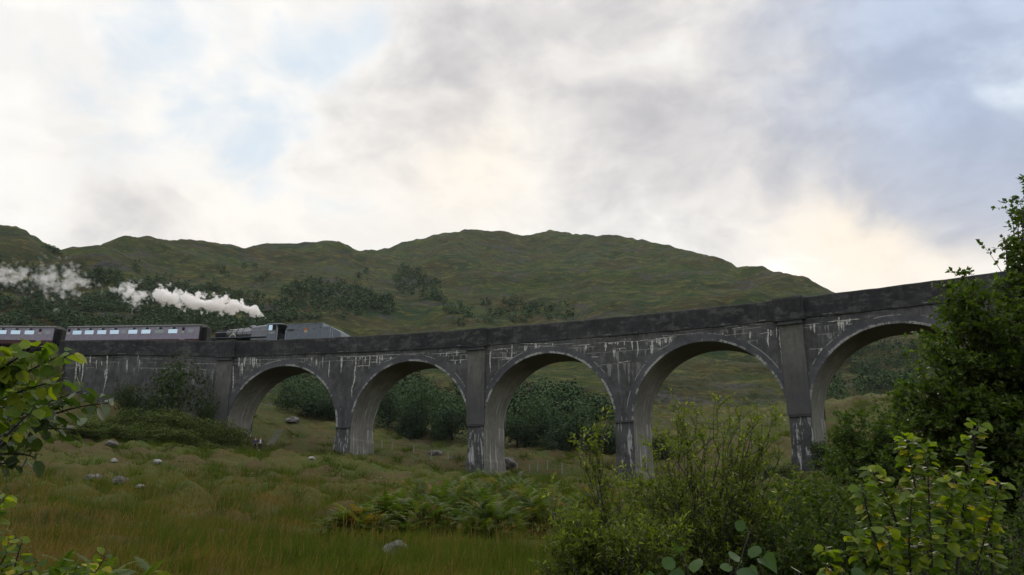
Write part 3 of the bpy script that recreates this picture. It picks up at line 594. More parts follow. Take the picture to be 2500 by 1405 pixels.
def carriage(s, label, bays):
    L = 19.66; root = vehicle('railway_carriage', s, label=label, cat='carriage', group='carriages of the steam train')
    ro = [(1.36, 3.38), (1.25, 3.52), (1.0, 3.66), (0.6, 3.76), (0, 3.80)]
    lo = MB(); P = [(-1.30, 1.0), (1.30, 1.0), (1.36, 1.1), (1.397, 1.6), (-1.397, 1.6), (-1.36, 1.1)]; lo.prism(P, -L/2, L/2, 'x').build('lower_side', M_MAROON, root)
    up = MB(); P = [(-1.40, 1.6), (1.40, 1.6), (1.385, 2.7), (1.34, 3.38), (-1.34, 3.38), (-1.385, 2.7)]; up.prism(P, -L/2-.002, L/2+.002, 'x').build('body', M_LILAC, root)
    rf = MB(); P = ro+[(-a, b) for a, b in ro[::-1][1:]]; rf.prism(P, -L/2-.04, L/2+.04, 'x'); rf.build('roof', M_ROOF, root)
    gt = MB(); gt.box(-L/2-.03, L/2+.03, -1.43, 1.43, 3.36, 3.41).build('gutter', M_ROOF, root)
    for x in np.linspace(-8, 8, 7):
        MB().box(x-.18, x+.18, -.22, .22, 3.76, 3.93).build('roof_ventilator', M_ROOF, root, bevel=.03)
    for e in (-1, 1):
        MB().box(e*(L/2+.30)-.30, e*(L/2+.30)+.30, -.55, .55, 1.25, 3.35).build('gangway', M_DARK, root, bevel=.04)
        MB().box(e*(L/2+.003)-.02, e*(L/2+.003)+.02, -1.36, 1.36, 1.1, 3.35).build('end_panel', M_DARK, root)
        b = MB(); b.box(e*7-1.9, e*7+1.9, -1.1, 1.1, .45, .75)
        bo = b.build('bogie', M_DARK, root)
        for dxx in (-1.3, 1.3):
            q = MB(); q.prism(wheel(None, e*7+dxx, 0, .46, .46), -.85, .85, 'y'); q.build('wheelset', M_DARK, bo)
    MB().box(-2.6, 2.6, -1.0, 1.0, .5, 1.0).build('underframe_box', M_DARK, root)
    for sy in (-1, 1):
        y = sy*1.395
        for kind, x in bays:
            def slab(name, xa, xb, za, zb, off, m, par):
                ya = lambda z: sy*(np.interp(z, [1.6, 2.7, 3.38], [1.40, 1.385, 1.34]))
                A = [(xx, ya(z)+sy*oo, z) for oo in (-.06, off) for xx, z in ((xa, za), (xb, za), (xb, zb), (xa, zb))]
                q = MB(); q.add(A, [(0, 1, 2, 3), (4, 5, 6, 7), (0, 1, 5, 4), (1, 2, 6, 5), (2, 3, 7, 6), (3, 0, 4, 7)]); return q.build(name, m, par)
            if kind == 'w':
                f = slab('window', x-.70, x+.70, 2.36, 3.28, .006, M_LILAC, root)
                slab('pane', x-.66, x+.66, 2.40, 2.95, .014, M_GLASS if random.random() < .9 else M_GLASSG, f)
                slab('toplight', x-.50, x-.10, 3.02, 3.24, .014, M_GLASSG, f)
                slab('vent_opening', x-.09, x+.32, 3.02, 3.24, .012, M_DARK, f)
                slab('glazing_bar', x-.64, x+.64, 2.955, 3.005, .018, M_DARK, f)
            elif kind == 'd':
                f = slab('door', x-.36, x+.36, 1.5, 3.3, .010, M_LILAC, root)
                slab('pane', x-.21, x+.17, 2.78, 3.2, .018, M_DARK, f); slab('handle', x-.3, x-.16, 2.48, 2.53, .03, M_STEEL, f)
                slab('notice', x-.2, x+.15, 2.42, 2.7, .016, M_CREAM, f)
            else:
                slab('lavatory_window', x-.34, x+.34, 2.42, 2.95, .014, M_GLASSG, root)
    return root
random.seed(4)
def xs(us, s0): return [(k, -(s0-s_at(u, VW/2-1.4, 1.3))) for k, u in us]
def proj(X):
    x, y, z = X; d = y*math.cos(TH)+z*math.sin(TH); h = -y*math.sin(TH)+z*math.cos(TH); return CU+F*x/d, CV-F*h/d
def s_at(u, tt, dz):
    lo, hi = -100, 60
    for _ in range(50):
        mid = (lo+hi)/2
        if proj(vpt(mid, tt, ztop(mid)+dz))[0] < u: lo = mid
        else: hi = mid
    return lo
c1 = -48.65
b1 = xs([('d', 163), ('w', 184), ('w', 214.5), ('w', 246), ('w', 277.5), ('l', 300), ('w', 323), ('w', 355), ('w', 387.5), ('w', 420), ('d', 445), ('l', 463)], c1)
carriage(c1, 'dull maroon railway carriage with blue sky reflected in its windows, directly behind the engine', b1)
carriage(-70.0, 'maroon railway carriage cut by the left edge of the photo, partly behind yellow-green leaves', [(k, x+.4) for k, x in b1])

# locomotive, running tender first: smokebox to the left, cab to the right
SL = -31.6
def lx(u): return s_at(u, VW/2-.9, 1.3)-SL
loco = vehicle('steam_locomotive', SL, label='dark steam locomotive on the viaduct blowing white steam beside its grey cab', cat='locomotive')
def lathe(prof, n=28, ax=2.66):
    mb = MB(); vs = []
    for x, r in prof:
        for k in range(n): a = 2*math.pi*k/n; vs.append((x, r*math.cos(a), ax+r*math.sin(a)))
    fs = [(i*n+k, i*n+(k+1) % n, (i+1)*n+(k+1) % n, (i+1)*n+k) for i in range(len(prof)-1) for k in range(n)]
    return mb.add(vs, fs+[tuple(range(n)), tuple(range((len(prof)-1)*n, len(prof)*n))])
xf, xb_, xk, xc0, xc1 = lx(521), lx(548), lx(612), lx(655), lx(679)
bl = lathe([(xb_, .77), (xb_+.02, .80), (lx(592), .90), (xk+.05, .94)]).build('boiler', M_BOIL, loco, True)
for u in (560, 575, 590): q = lathe([(lx(u)-.03, .83+.0022*(u-548)), (lx(u)+.03, .83+.0022*(u-548))]).build('boiler_band', M_BLACK, bl)
sm = lathe([(xf, .60), (xf+.03, .72), (xf+.05, .76), (xb_-.02, .765)]).build('smokebox', M_DARK, loco, True)
lathe([(xf-.12, .05), (xf-.10, .3), (xf-.04, .55), (xf-.01, .58)]).build('smokebox_door', M_DARK, sm, True)
ch = MB(); ch.tube([(lx(540), 0, 3.3), (lx(540), 0, 3.45), (lx(540), 0, 3.7), (lx(540), 0, 3.76), (lx(540), 0, 3.84)], [.34, .25, .23, .29, .27], 16).build('chimney', M_DARK, loco, True)
MB().tube([(lx(593), 0, 3.4), (lx(593), 0, 3.62), (lx(593), 0, 3.70)], [.36, .30, .12], 14).build('top_feed', M_BLACK, loco, True)
MB().tube([(lx(607), 0, 3.4), (lx(607), 0, 3.75), (lx(607), 0, 3.86), (lx(607), 0, 3.93)], [.48, .44, .36, .14], 18).build('dome', M_BOIL, loco, True)
fb = MB(); A = []
for x, hw, zt in ((xk, .90, 3.62), (xc0+.02, .98, 3.84)):
    A += [(x, y, z) for y, z in ((-hw, 1.75), (-hw, 2.95), (-hw*.97, zt-.22), (-hw*.84, zt-.04), (-hw*.6, zt), (hw*.6, zt), (hw*.84, zt-.04), (hw*.97, zt-.22), (hw, 2.95), (hw, 1.75))]
fb.add(A, [(i, (i+1) % 10, 10+(i+1) % 10, 10+i) for i in range(10)]+[tuple(range(10)), tuple(range(10, 20))[::-1]]); fb.build('firebox', M_BOIL, loco)
for yy in (-.2, .2): MB().tube([(xc0-.25, yy, 3.8), (xc0-.25, yy, 3.98), (xc0-.25, yy, 4.02)], [.09, .07, .1], 10).build('safety_valve', M_STEEL, loco)
for sy in (-1, 1):
    MB().tube([(xf+.1, sy*.86, 2.92), (xk, sy*.99, 2.95), (xc0, sy*1.03, 2.98)], .022, 6).build('handrail', M_STEEL, loco)
    MB().box(xf-.7, xc0, sy*1.33-.0 if sy > 0 else -1.33, sy*.75 if sy < 0 else 1.33-.58, 2.07, 2.13).build('running_board', M_GREYBLK, loco)
    sp = MB(); n = 12; px_ = lx(571)
    sp.prism([(px_+.48*math.cos(math.pi*i/n), 2.13+.40*math.sin(math.pi*i/n)) for i in range(n+1)], sy*1.0, sy*1.25, 'y').build('splasher', M_BLACK, loco)
    spn = MB(); spn.prism([(px_+.50*math.cos(math.pi*i/n), 2.13+.42*math.sin(math.pi*i/n)) for i in range(n+1)]+[(px_+.40*math.cos(math.pi*i/n), 2.13+.30*math.sin(math.pi*i/n)) for i in range(n, -1, -1)], sy*1.25, sy*1.27, 'y').build('splasher_rim', M_CREAM, loco)
    MB().tube([(px_, sy*1.1, 2.5), (px_, sy*1.1, 2.72)], [.13, .10], 10).build('sand_filler', M_STEEL, loco)
    MB().box(xf+.2, xf+1.5, sy*1.0-.25, sy*1.0+.25, .75, 1.35).build('cylinder', M_BLACK, loco, bevel=.1)
    for i, x in enumerate((-1.2, .9, 3.0)):
        wv = MB(); wv.prism(wheel(None, x, 0, .92, .92, 26), sy*.68, sy*.80, 'y'); dw = wv.build('driving_wheel', M_DARK, loco)
    MB().box(-1.4, 3.2, sy*.86-.03, sy*.86+.03, .72, .85).build('coupling_rod', M_STEEL, loco)
    for x in (-4.6, -2.9): MB().prism(wheel(None, x, 0, .5, .5), sy*.68, sy*.8, 'y').build('bogie_wheel', M_DARK, loco)
    MB().tube([(xf-.72, sy*.86, 1.1), (xf-1.15, sy*.86, 1.1), (xf-1.18, sy*.86, 1.1)], [.09, .09, .22], 12).build('buffer', M_DARK, loco)
MB().box(xf-.72, xf-.62, -1.25, 1.25, .9, 1.5).build('buffer_beam', M_MAROON, loco)
MB().box(xf-.6, xc1, -.55, .55, .95, 2.06).build('frame', M_DARK, loco)
# cab: two side sheets with window openings, front plate and curved roof
cab = MB()
for sy in (-1, 1):
    y0, y1 = sy*1.30, sy*1.33
    for xa, xb2, za, zb in ((xc0, xc1, 1.5, 2.88), (xc0, lx(658.2), 2.88, 3.58), (lx(667.2), lx(668.4), 2.88, 3.58), (lx(676.5), xc1, 2.88, 3.58), (xc0, xc1, 3.58, 3.72)):
        cab.box(xa, xb2, min(y0, y1), max(y0, y1), za, zb)
cab.box(xc0-.03, xc0, -1.30, 1.30, 1.5, 3.70)
cb = cab.build('cab', M_GREYBLK, loco)
rp = [(-1.42, 3.66), (-1.2, 3.80), (-.7, 3.91), (0, 3.95), (.7, 3.91), (1.2, 3.80), (1.42, 3.66), (1.38, 3.63), (0, 3.88), (-1.38, 3.63)]
MB().prism(rp, xc0-.1, xc1+.45, 'x').build('cab_roof', M_GREYBLK, cb)
for sy in (-1, 1):
    MB().box(lx(658.2), lx(667.2), sy*1.31-.006, sy*1.31+.006, 2.88, 3.58).build('pane', M_GLASS, cb)
    MB().box(lx(668.4), lx(676.5), sy*1.285-.006, sy*1.285+.006, 2.88, 3.58).build('dark_opening', M_DARK, cb)
    num = MB()
    for i in range(5): num.box(xc0+.30+i*.17, xc0+.40+i*.17, sy*1.335-.004, sy*1.335+.004, 2.44, 2.62)
    num.build('painted_number', M_CREAM, cb)
    MB().tube([(xc1+.05, sy*1.28, 1.3), (xc1+.05, sy*1.28, 3.3)], .025, 6).build('grab_rail', M_STEEL, cb)
# tender
ST = -22.3
def tx(u): return s_at(u, VW/2-1.3, 1.3)-ST
ten = vehicle('locomotive_tender', ST, label='grey high-sided coal tender with an orange emblem, coupled to the cab', cat='tender')
pf = [(tx(694), 1.2), (tx(694), 2.8), (tx(701), 3.62), (tx(786), 3.60), (tx(787), 3.10), (tx(804), 3.08), (tx(831), 2.30), (tx(834), 1.2)]
tb = MB(); n = len(pf); tb.prism(pf, -1.28, 1.28, 'y'); body = tb.build('tender_body', M_GREYBLK, ten, bevel=.04)
coal = MB(); rg_ = random.Random(3)
for i in range(60):
    x = rg_.uniform(tx(704), tx(780)); y = rg_.uniform(-1, 1); r = rg_.uniform(.08, .2)
    coal.prism([(x+r*math.cos(a), y+r*math.sin(a)) for a in np.linspace(0, 5.3, 6)], 3.5, 3.62+rg_.uniform(0, .12), 'z')
coal.build('coal', M_DARK, ten)
for sy in (-1, 1):
    y = sy*1.283
    def patch(name, x, z, w_, h_, m, off=.004, nn=14, par=ten):
        q = MB(); q.prism([(x+w_*math.cos(2*math.pi*i/nn), z+h_*math.sin(2*math.pi*i/nn)) for i in range(nn)], y-sy*.01, y+sy*off, 'y'); return q.build(name, m, par)
    MB().tube([(tx(701), sy*1.29, 3.56), (tx(785), sy*1.29, 3.54)], .035, 6).build('beading', M_GREYBLK, ten)
    for xx in (tx(806), tx(812)): MB().tube([(xx, sy*1.30, 1.3), (xx, sy*1.30, 2.75)], .02, 5).build('ladder_rail', M_STEEL, ten)
    patch('rust_patch', tx(708), 2.80, .62, .15, M_RUST)
    em = patch('emblem', tx(745), 2.76, .25, .26, M_ORANGE, .006)
    y = sy*1.287; patch('emblem_wheel', tx(745), 2.55, .20, .17, M_CREAM, .006, 12, em)
    y = sy*1.291; patch('emblem_hub', tx(745), 2.55, .12, .10, M_ORANGE, .006, 12, em)
    for i, (du, zz, w_, h_) in enumerate(((-3, 2.92, .10, .07), (2.4, 2.94, .12, .06), (0, 2.78, .16, .05), (4, 2.82, .06, .08))): patch('emblem_lion', tx(745+du), zz, w_, h_, M_RED, .006, 8, em)
    y = sy*1.283
    for u, zz in ((729, 3.17), (748, 3.19), (725, 2.80), (765, 2.85), (781, 2.98)): patch('plate', tx(u), zz, .16, .055, M_RUST, .004, 8)
    MB().tube([(tx(696), sy*1.30, 1.3), (tx(696), sy*1.30, 2.8)], .03, 6).build('grab_rail', M_STEEL, ten)
    MB().tube([(tx(801), sy*1.0, 3.0), (tx(801), sy*1.0, 3.2)], [.12, .08], 8).build('filler_cap', M_DARK, ten)
    for x in (-2.4, 0, 2.4): MB().prism(wheel(None, x, 0, .65, .65), sy*.68, sy*.8, 'y').build('wheel', M_DARK, ten)
MB().tube([(tx(713), 0, 3.6), (tx(713), 0, 3.72)], [.3, .18], 12).build('water_hatch', M_STEEL, ten)
MB().box(-3.9, 4.1, -1.0, 1.0, .7, 1.2).build('frame', M_DARK, ten)
# steam drifting back over the train: a closed hull holding a turbulent white volume
SV = s_at(654, VW/2, 2); p = vp(SV, VW/2)
PL = 52.0
prof = [(0, .05, .20), (.35, .75, .42), (.9, 1.4, .68), (2.0, 2.0, .92), (3.4, 2.4, 1.05), (5.5, 2.9, 1.35), (8.5, 3.4, 1.6), (11.5, 3.95, 1.65), (14.5, 4.5, 1.7), (17.2, 5.1, 1.7), (18.8, 5.2, .5), (21, 5.2, 2.3), (24, 6.3, 1.0), (27, 6.8, 1.4), (30, 7.6, 2.2), (33.5, 8.2, 3.4), (38, 9.0, 2.7), (PL, 10, 2.4)]
stm = MB(); vs = []; n = 16; sam = PL*np.linspace(0, 1, 70)**1.8
fx = [q[0] for q in prof]
for x in sam:
    zc_ = np.interp(x, fx, [q[1] for q in prof]); r = np.interp(x, fx, [q[2] for q in prof])*1.9+.35
    for k in range(n): a = 2*math.pi*k/n; vs.append((-x if x > 0 else .35, r*math.cos(a), zc_+r*math.sin(a)-(0.0 if x > 0 else .1)))
stm.add(vs, [(i*n+k, i*n+(k+1) % n, (i+1)*n+(k+1) % n, (i+1)*n+k) for i in range(69) for k in range(n)]+[tuple(range(n)), tuple(range(69*n, 70*n))])
m, t, o = mat('white_steam'); oc = t.add('ShaderNodeTexCoord').outputs['Object']; ox, oy, oz = t.xyz(oc)
xn = t.m('DIVIDE', t.m('MULTIPLY', ox, -1.0), PL, clamp=True)
def fcurve(vals, vmax):
    nd = t.n.new('ShaderNodeFloatCurve'); c = nd.mapping.curves[0]
    nd.mapping.use_clip = False
    pts = [(x/PL, v/vmax) for x, v in vals]
    c.points[0].location = pts[0]; c.points[1].location = pts[-1]
    for q in pts[1:-1]: c.points.new(*q)
    for q in c.points: q.handle_type = 'AUTO_CLAMPED'
    nd.mapping.update(); t.put(nd.inputs['Value'], xn); return t.m('MULTIPLY', nd.outputs[0], vmax)
czn = fcurve([(q[0], q[1]) for q in prof], 10.0); crn = fcurve([(q[0], q[2]) for q in prof], 4.0)
warp = t.add('ShaderNodeTexNoise', {'Vector': oc, 'Scale': 0.9, 'Detail': 2.0}).outputs[1]
wv = t.vm('ADD', oc, t.vm('SCALE', t.vm('SUBTRACT', warp, (0.5, 0.5, 0.5)), 0.9))
wx, wy, wz = t.xyz(wv)
dd = t.m('DIVIDE', t.m('SQRT', t.m('ADD', t.m('POWER', wy, 2.0), t.m('POWER', t.m('SUBTRACT', wz, czn), 2.0))), crn)
vo = t.add('ShaderNodeTexVoronoi', {'Vector': wv, 'Scale': 0.95, 'Detail': 2.0, 'Roughness': 0.55, 'Smoothness': 0.35}, feature='SMOOTH_F1').outputs[0]
vo2 = t.add('ShaderNodeTexVoronoi', {'Vector': wv, 'Scale': 0.36, 'Detail': 0.0, 'Smoothness': 0.4}, feature='SMOOTH_F1').outputs[0]
ns = t.noise(wv, 1.1, 6, 0.62)
tear = t.ss(xn, 0.10, 0.62)
fld = t.m('ADD', t.m('SUBTRACT', 1.22, dd), t.m('ADD', t.m('MULTIPLY', t.m('SUBTRACT', 0.42, vo), 1.25), t.m('MULTIPLY', t.m('SUBTRACT', ns, 0.52), t.m('ADD', 0.9, t.m('MULTIPLY', tear, 2.0)))))
gaps = t.m('MULTIPLY', t.m('MULTIPLY', t.ss(t.noise(t.comb(ox, 0, 3.7), 0.33, 2), 0.50, 0.34), tear), 0.55)
fld = t.m('ADD', t.m('SUBTRACT', fld, gaps), t.m('MULTIPLY', t.m('MULTIPLY', t.m('SUBTRACT', 0.45, vo2), tear), 1.3))
den = t.m('MULTIPLY', t.ss(fld, 0.02, t.m('MULTIPLY_ADD', tear, 0.22, 0.24)), t.m('ADD', 0.42, t.m('MULTIPLY', t.m('SUBTRACT', 1.0, t.ss(xn, 0.05, 0.60)), 3.2)))
pv = t.add('ShaderNodeVolumePrincipled', {'Color': (1.0, 0.982, 0.968), 'Density': den, 'Anisotropy': 0.2}); t.l.new(pv.outputs[0], o.inputs['Volume'])
if hasattr(m, 'volume_intersection_method'): pass
steam = stm.build('steam_plume', m)
steam.location = (p[0], p[1], ztop(SV)+RAILZ+3.95); steam.rotation_euler = (0, 0, vhead(SV)+.02)
tag(steam, 'long white plume of steam trailing left from the engine over its carriages', 'steam', kind='stuff')
cy.volume_step_rate = 0.06
# ------------------------------------------------------------------ foliage helpers
def leaf_mat(name, stops, trans=0.35, tcol=(0.30, 0.38, 0.03), rough=0.55, spec=0.22):
    m, t, o = mat(name)
    rn = t.add('ShaderNodeAttribute', attribute_name='rnd').outputs['Fac']
    tpo = t.add('ShaderNodeTexCoord').outputs['Object']; rn = t.m('ADD', rn, t.m('MULTIPLY', t.m('SUBTRACT', t.noise(tpo, 38.0, 4, 0.7), 0.5), 0.55), clamp=True)
    c = t.ramp(rn, [(q_*0.9+.02 if q_ < .9 else q_, c_) for q_, c_ in stops])
    p = t.add('ShaderNodeBsdfPrincipled', {'Base Color': c, 'Roughness': rough, 'Specular IOR Level': spec})
    if trans > 0:
        tr = t.add('ShaderNodeBsdfTranslucent', {'Color': t.mix(0.6, c, t.mix(1.0, c, tuple(6*q for q in tcol), 'MULTIPLY'))})
        mx = t.add('ShaderNodeMixShader', {0: trans, 1: p.outputs[0], 2: tr.outputs[0]}); t.l.new(mx.outputs[0], o.inputs['Surface'])
    else: t.l.new(p.outputs[0], o.inputs['Surface'])
    return m
M_ALDER = leaf_mat('dark_alder_leaves', [(0, (0.034, 0.054, 0.010)), (0.55, (0.064, 0.098, 0.015)), (0.9, (0.115, 0.145, 0.022)), (1, (0.15, 0.17, 0.04))], 0.38)
M_WILLOW = leaf_mat('olive_willow_leaves', [(0, (0.062, 0.086, 0.014)), (0.5, (0.11, 0.138, 0.022)), (0.85, (0.155, 0.18, 0.030)), (1, (0.26, 0.27, 0.10))], 0.48, (0.34, 0.38, 0.05))
M_LIME = leaf_mat('bright_yellow_green_leaves', [(0, (0.040, 0.074, 0.010)), (0.45, (0.080, 0.125, 0.013)), (0.86, (0.17, 0.20, 0.018)), (0.955, (0.34, 0.30, 0.03)), (1, (0.30, 0.20, 0.025))], 0.45, (0.40, 0.44, 0.04))
M_GLOSS = leaf_mat('glossy_dark_leaves', [(0, (0.030, 0.050, 0.015)), (0.6, (0.050, 0.078, 0.02)), (1, (0.10, 0.13, 0.05))], 0.25, rough=0.48, spec=0.32)
M_DOCK = leaf_mat('broad_dock_leaves', [(0, (0.028, 0.060, 0.016)), (0.6, (0.045, 0.085, 0.02)), (1, (0.09, 0.12, 0.06))], 0.3, rough=0.55, spec=0.18)
M_SCRUB = leaf_mat('undergrowth_leaves', [(0, (0.030, 0.048, 0.011)), (0.6, (0.056, 0.082, 0.016)), (1, (0.10, 0.118, 0.028))], 0.34, spec=0.1, rough=0.7)
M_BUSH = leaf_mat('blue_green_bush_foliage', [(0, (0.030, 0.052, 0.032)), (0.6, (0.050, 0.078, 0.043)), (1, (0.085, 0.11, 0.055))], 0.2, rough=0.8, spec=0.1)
M_BUSHD = leaf_mat('deep_green_bush_foliage', [(0, (0.022, 0.034, 0.014)), (0.6, (0.038, 0.056, 0.018)), (1, (0.068, 0.084, 0.028))], 0.2, rough=0.8, spec=0.1)
M_BANK = leaf_mat('bank_gorse_foliage', [(0, (0.038, 0.054, 0.014)), (0.6, (0.066, 0.086, 0.020)), (1, (0.105, 0.115, 0.034))], 0.2, rough=0.8, spec=0.1)
M_BRACK = leaf_mat('bracken_fronds', [(0, (0.040, 0.066, 0.013)), (0.5, (0.080, 0.112, 0.020)), (0.80, (0.135, 0.145, 0.028)), (0.88, (0.17, 0.125, 0.030)), (1, (0.22, 0.095, 0.022))], 0.35)
M_GRASS = leaf_mat('moor_grass_blades', [(0, (0.042, 0.066, 0.010)), (0.40, (0.090, 0.118, 0.016)), (0.60, (0.132, 0.116, 0.022)), (0.82, (0.120, 0.078, 0.028)), (1, (0.19, 0.135, 0.06))], 0.3, (0.3, 0.3, 0.06), rough=0.9, spec=0.03)
M_WOOD = leaf_mat('far_wood_foliage', [(0, (0.038, 0.066, 0.032)), (0.6, (0.056, 0.088, 0.038)), (1, (0.09, 0.115, 0.042))], 0.0, rough=0.9, spec=0.05)
M_BARK, t, o = mat('dark_bark'); tp = t.add('ShaderNodeTexCoord').outputs['Object']
principled(t, o, t.mix(t.noise(tp, 14, 5, 0.7), (0.016, 0.013, 0.011), (0.042, 0.036, 0.030)), 0.9)

ROUND = (np.array([(0, 0, 0), (.33, 0, -.03), (.66, 0, -.03), (1, 0, -.10), (.14, .34, .10), (.48, .5, .13), (.80, .30, .06), (.14, -.34, .10), (.48, -.5, .13), (.80, -.30, .06)]),
         np.array([(0, 1, 5, 4), (1, 2, 6, 5), (0, 7, 8, 1), (1, 8, 9, 2)]), np.array([(2, 3, 6), (2, 9, 3)]))
DIAM = (np.array([(0, 0, 0), (.5, 0, -.05), (1, 0, -.08), (.45, .5, .10), (.45, -.5, .10)]), None, np.array([(0, 1, 3), (1, 2, 3), (0, 4, 1), (1, 4, 2)]))
def unit(a): return a/np.maximum(np.linalg.norm(a, axis=-1, keepdims=True), 1e-9)
def leaf_mesh(name, P, D, N, L, Wd, tpl, m, parent, rnd, smooth=False):
    P = np.asarray(P, float); D = unit(np.asarray(D, float)); N = np.asarray(N, float); N = unit(N-D*(N*D).sum(-1, keepdims=True)); B = np.cross(N, D)
    L = np.broadcast_to(L, len(P)); Wd = np.broadcast_to(Wd, len(P))
    V, Q, T = tpl; nv = len(V); cu = np.random.default_rng(len(P)).normal(1.0, 1.1, len(P))
    W3 = P[:, None]+V[None, :, 0:1]*L[:, None, None]*D[:, None]+V[None, :, 1:2]*Wd[:, None, None]*B[:, None]+V[None, :, 2:3]*(Wd*cu)[:, None, None]*N[:, None]
    off = (np.arange(len(P))*nv)[:, None, None]; fs = []; rr = []
    if Q is not None: fs.append((off+Q[None]).reshape(-1, 4)); rr.append(np.repeat(rnd, len(Q)))
    fs.append((off+T[None]).reshape(-1, 3)); rr.append(np.repeat(rnd, len(T)))
    return npmesh(name, W3.reshape(-1, 3), fs, m, parent, np.concatenate(rr), smooth=smooth)
def bez(a, b, c, n=7):
    tt = np.linspace(0, 1, n)[:, None]; return (1-tt)**2*a+2*(1-tt)*tt*b+tt**2*c
def grow(rng, base, blobs, n_limb, r0, twigs, twig_len, lpt, up=0.35, droop=0.2, trunk_top=0.55, leaf_tail=True):
    """trunk, limbs into the given crown volumes, twigs, leaves; returns stems, leaf points, directions, normals"""
    base = np.array(base, float); mb = MB(); P = []; D = []
    wts = np.array([b[2] for b in blobs], float); wts /= wts.sum(); cen = np.sum([np.array(b[0])*w_ for b, w_ in zip(blobs, wts)], 0)
    top = base+(cen-base)*trunk_top; tk = bez(base, base*.5+top*.5+rng.normal(0, .06, 3)*np.linalg.norm(top-base), top, 6)
    mb.tube(tk, list(np.linspace(r0, r0*.62, 6)), 7)
    for i in range(n_limb):
        b = blobs[rng.choice(len(blobs), p=wts)]; d = rng.normal(size=3); d /= np.linalg.norm(d); d *= rng.uniform(.35, 1)**.5
        tgt = np.array(b[0])+d*np.array(b[1]); st = tk[min(5, 2+int(rng.integers(0, 4)))] if r0 > 0 else base+rng.normal(0, .08, 3)*np.array([1, 1, .2])
        mid = st*.45+tgt*.55; mid[2] += np.linalg.norm(tgt-st)*rng.uniform(-.05, .22); pth = bez(st, mid, tgt, 7)
        rl = min(r0*.32 if r0 else .013, .004+.006*np.linalg.norm(tgt-st)); pth[1:-1] += rng.normal(0, .03, (5, 3))*np.linalg.norm(tgt-st); mb.tube(pth, list(np.linspace(rl, .003, 7)), 5)
        for j in range(twigs):
            q = rng.uniform(.35, 1.0) if j else 1.0; x = q*6; k = int(min(x, 5)); p0 = pth[k]+(pth[k+1]-pth[k])*(x-k)
            dr = unit(unit(tgt-st)*.5+rng.normal(size=3)*.65+np.array([0, 0, up])); ln = twig_len*rng.uniform(.5, 1.2)
            p1 = p0+dr*ln*.5; p2 = p0+dr*ln+np.array([0, 0, -droop*ln]); tw = bez(p0, p1+(0, 0, .08*ln), p2, 4)
            mb.tube(tw, [.003, .0025, .002, .0015], 3, caps=False)
            nl = max(2, int(lpt*rng.uniform(.6, 1.3)))
            for f in np.linspace(.12, 1, nl):
                y = f*3; kk = int(min(y, 2)); pp = tw[kk]+(tw[kk+1]-tw[kk])*(y-kk)
                P.append(pp); D.append(dr*(.9 if f > .95 else .35)+rng.normal(size=3)*.55+np.array([0, 0, -.05]))
    P = np.array(P); D = np.array(D); N = rng.normal(size=P.shape)*.55+np.array([0, 0, 1.0]); return mb, P, D, N
def plant(name, cat, label, seed, base, blobs, n_limb, r0, twigs, twig_len, lpt, L, ratio, m, tpl=DIAM, group=None, parts=('trunk', 'crown'), hi=None, **kw):
    rng = np.random.default_rng(seed); root = empty(name, tuple(map(float, base)), label=label, cat=cat, group=group)
    base = np.array(base, float); bl = [(np.array(b[0])-base, np.array(b[1]), b[2]) for b in blobs]
    mb, P, D, N = grow(rng, np.zeros(3), bl, n_limb, r0, twigs, twig_len, lpt, **kw)
    mb.build(parts[0], M_BARK, root, True)
    Ls = L*rng.uniform(.6, 1.25, len(P)); r = np.clip(rng.beta(1.6, 2.2, len(P)), 0, .999)
    if hi is not None: r = np.where(rng.random(len(P)) < hi, rng.uniform(.86, 1, len(P)), r*.84)
    leaf_mesh(parts[1], P, D, N, Ls, Ls*ratio, tpl, m, root, r, smooth=(tpl is ROUND))
    return root
def B_(u, v, d, r, w=1.0):
    r = (r, r, r) if np.isscalar(r) else r; return (at(u, v, d), r, w*(r[0]*r[1]*r[2])**.67)
def foot(u, v, d):                                        # ground under a sight point
    p = at(u, v, d); return (p[0], p[1], float(gz(p[0], p[1])[0])-.05)

# ------------------------------------------------------------------ near trees and saplings
plant('alder_tree', 'tree', 'tall dark leafy tree at the right edge, its shoots standing against the sky', 11, foot(2580, 1300, 10.6),
      [B_(2570, 520, 10.6, (.62, .6, .42)), B_(2490, 610, 10.3, (.38, .4, .33)), B_(2560, 700, 10.4, .6), B_(2400, 715, 10.2, (.46, .5, .24)), B_(2440, 830, 10.0, (.8, .7, .6)), B_(2370, 960, 9.9, (.72, .7, .55)),
       B_(2330, 790, 10.1, (.42, .5, .38), 1.4), B_(2350, 725, 10.1, (.30, .4, .20), 1.4), B_(2290, 850, 10.0, (.30, .4, .30), 1.4), B_(2250, 960, 9.9, (.30, .4, .35), 1.3), B_(2260, 1100, 9.9, (.5, .5, .45)), B_(2290, 900, 10.0, (.42, .5, .42)), B_(2260, 1000, 9.9, (.38, .5, .4)), B_(2600, 900, 10.3, .9), B_(2430, 1090, 9.8, (.95, .7, .6)), B_(2680, 720, 11, 1.0, .6), B_(2600, 1150, 10.2, 1.0), B_(2320, 1110, 10.2, (.5, .5, .4)), B_(2495, 470, 10.6, (.14, .2, .2), 1.2), B_(2340, 665, 10.3, (.16, .2, .16), 1.0)],
      340, .085, 15, .32, 13, .072, .74, M_ALDER, up=.35, droop=.25, hi=.06, trunk_top=.8)
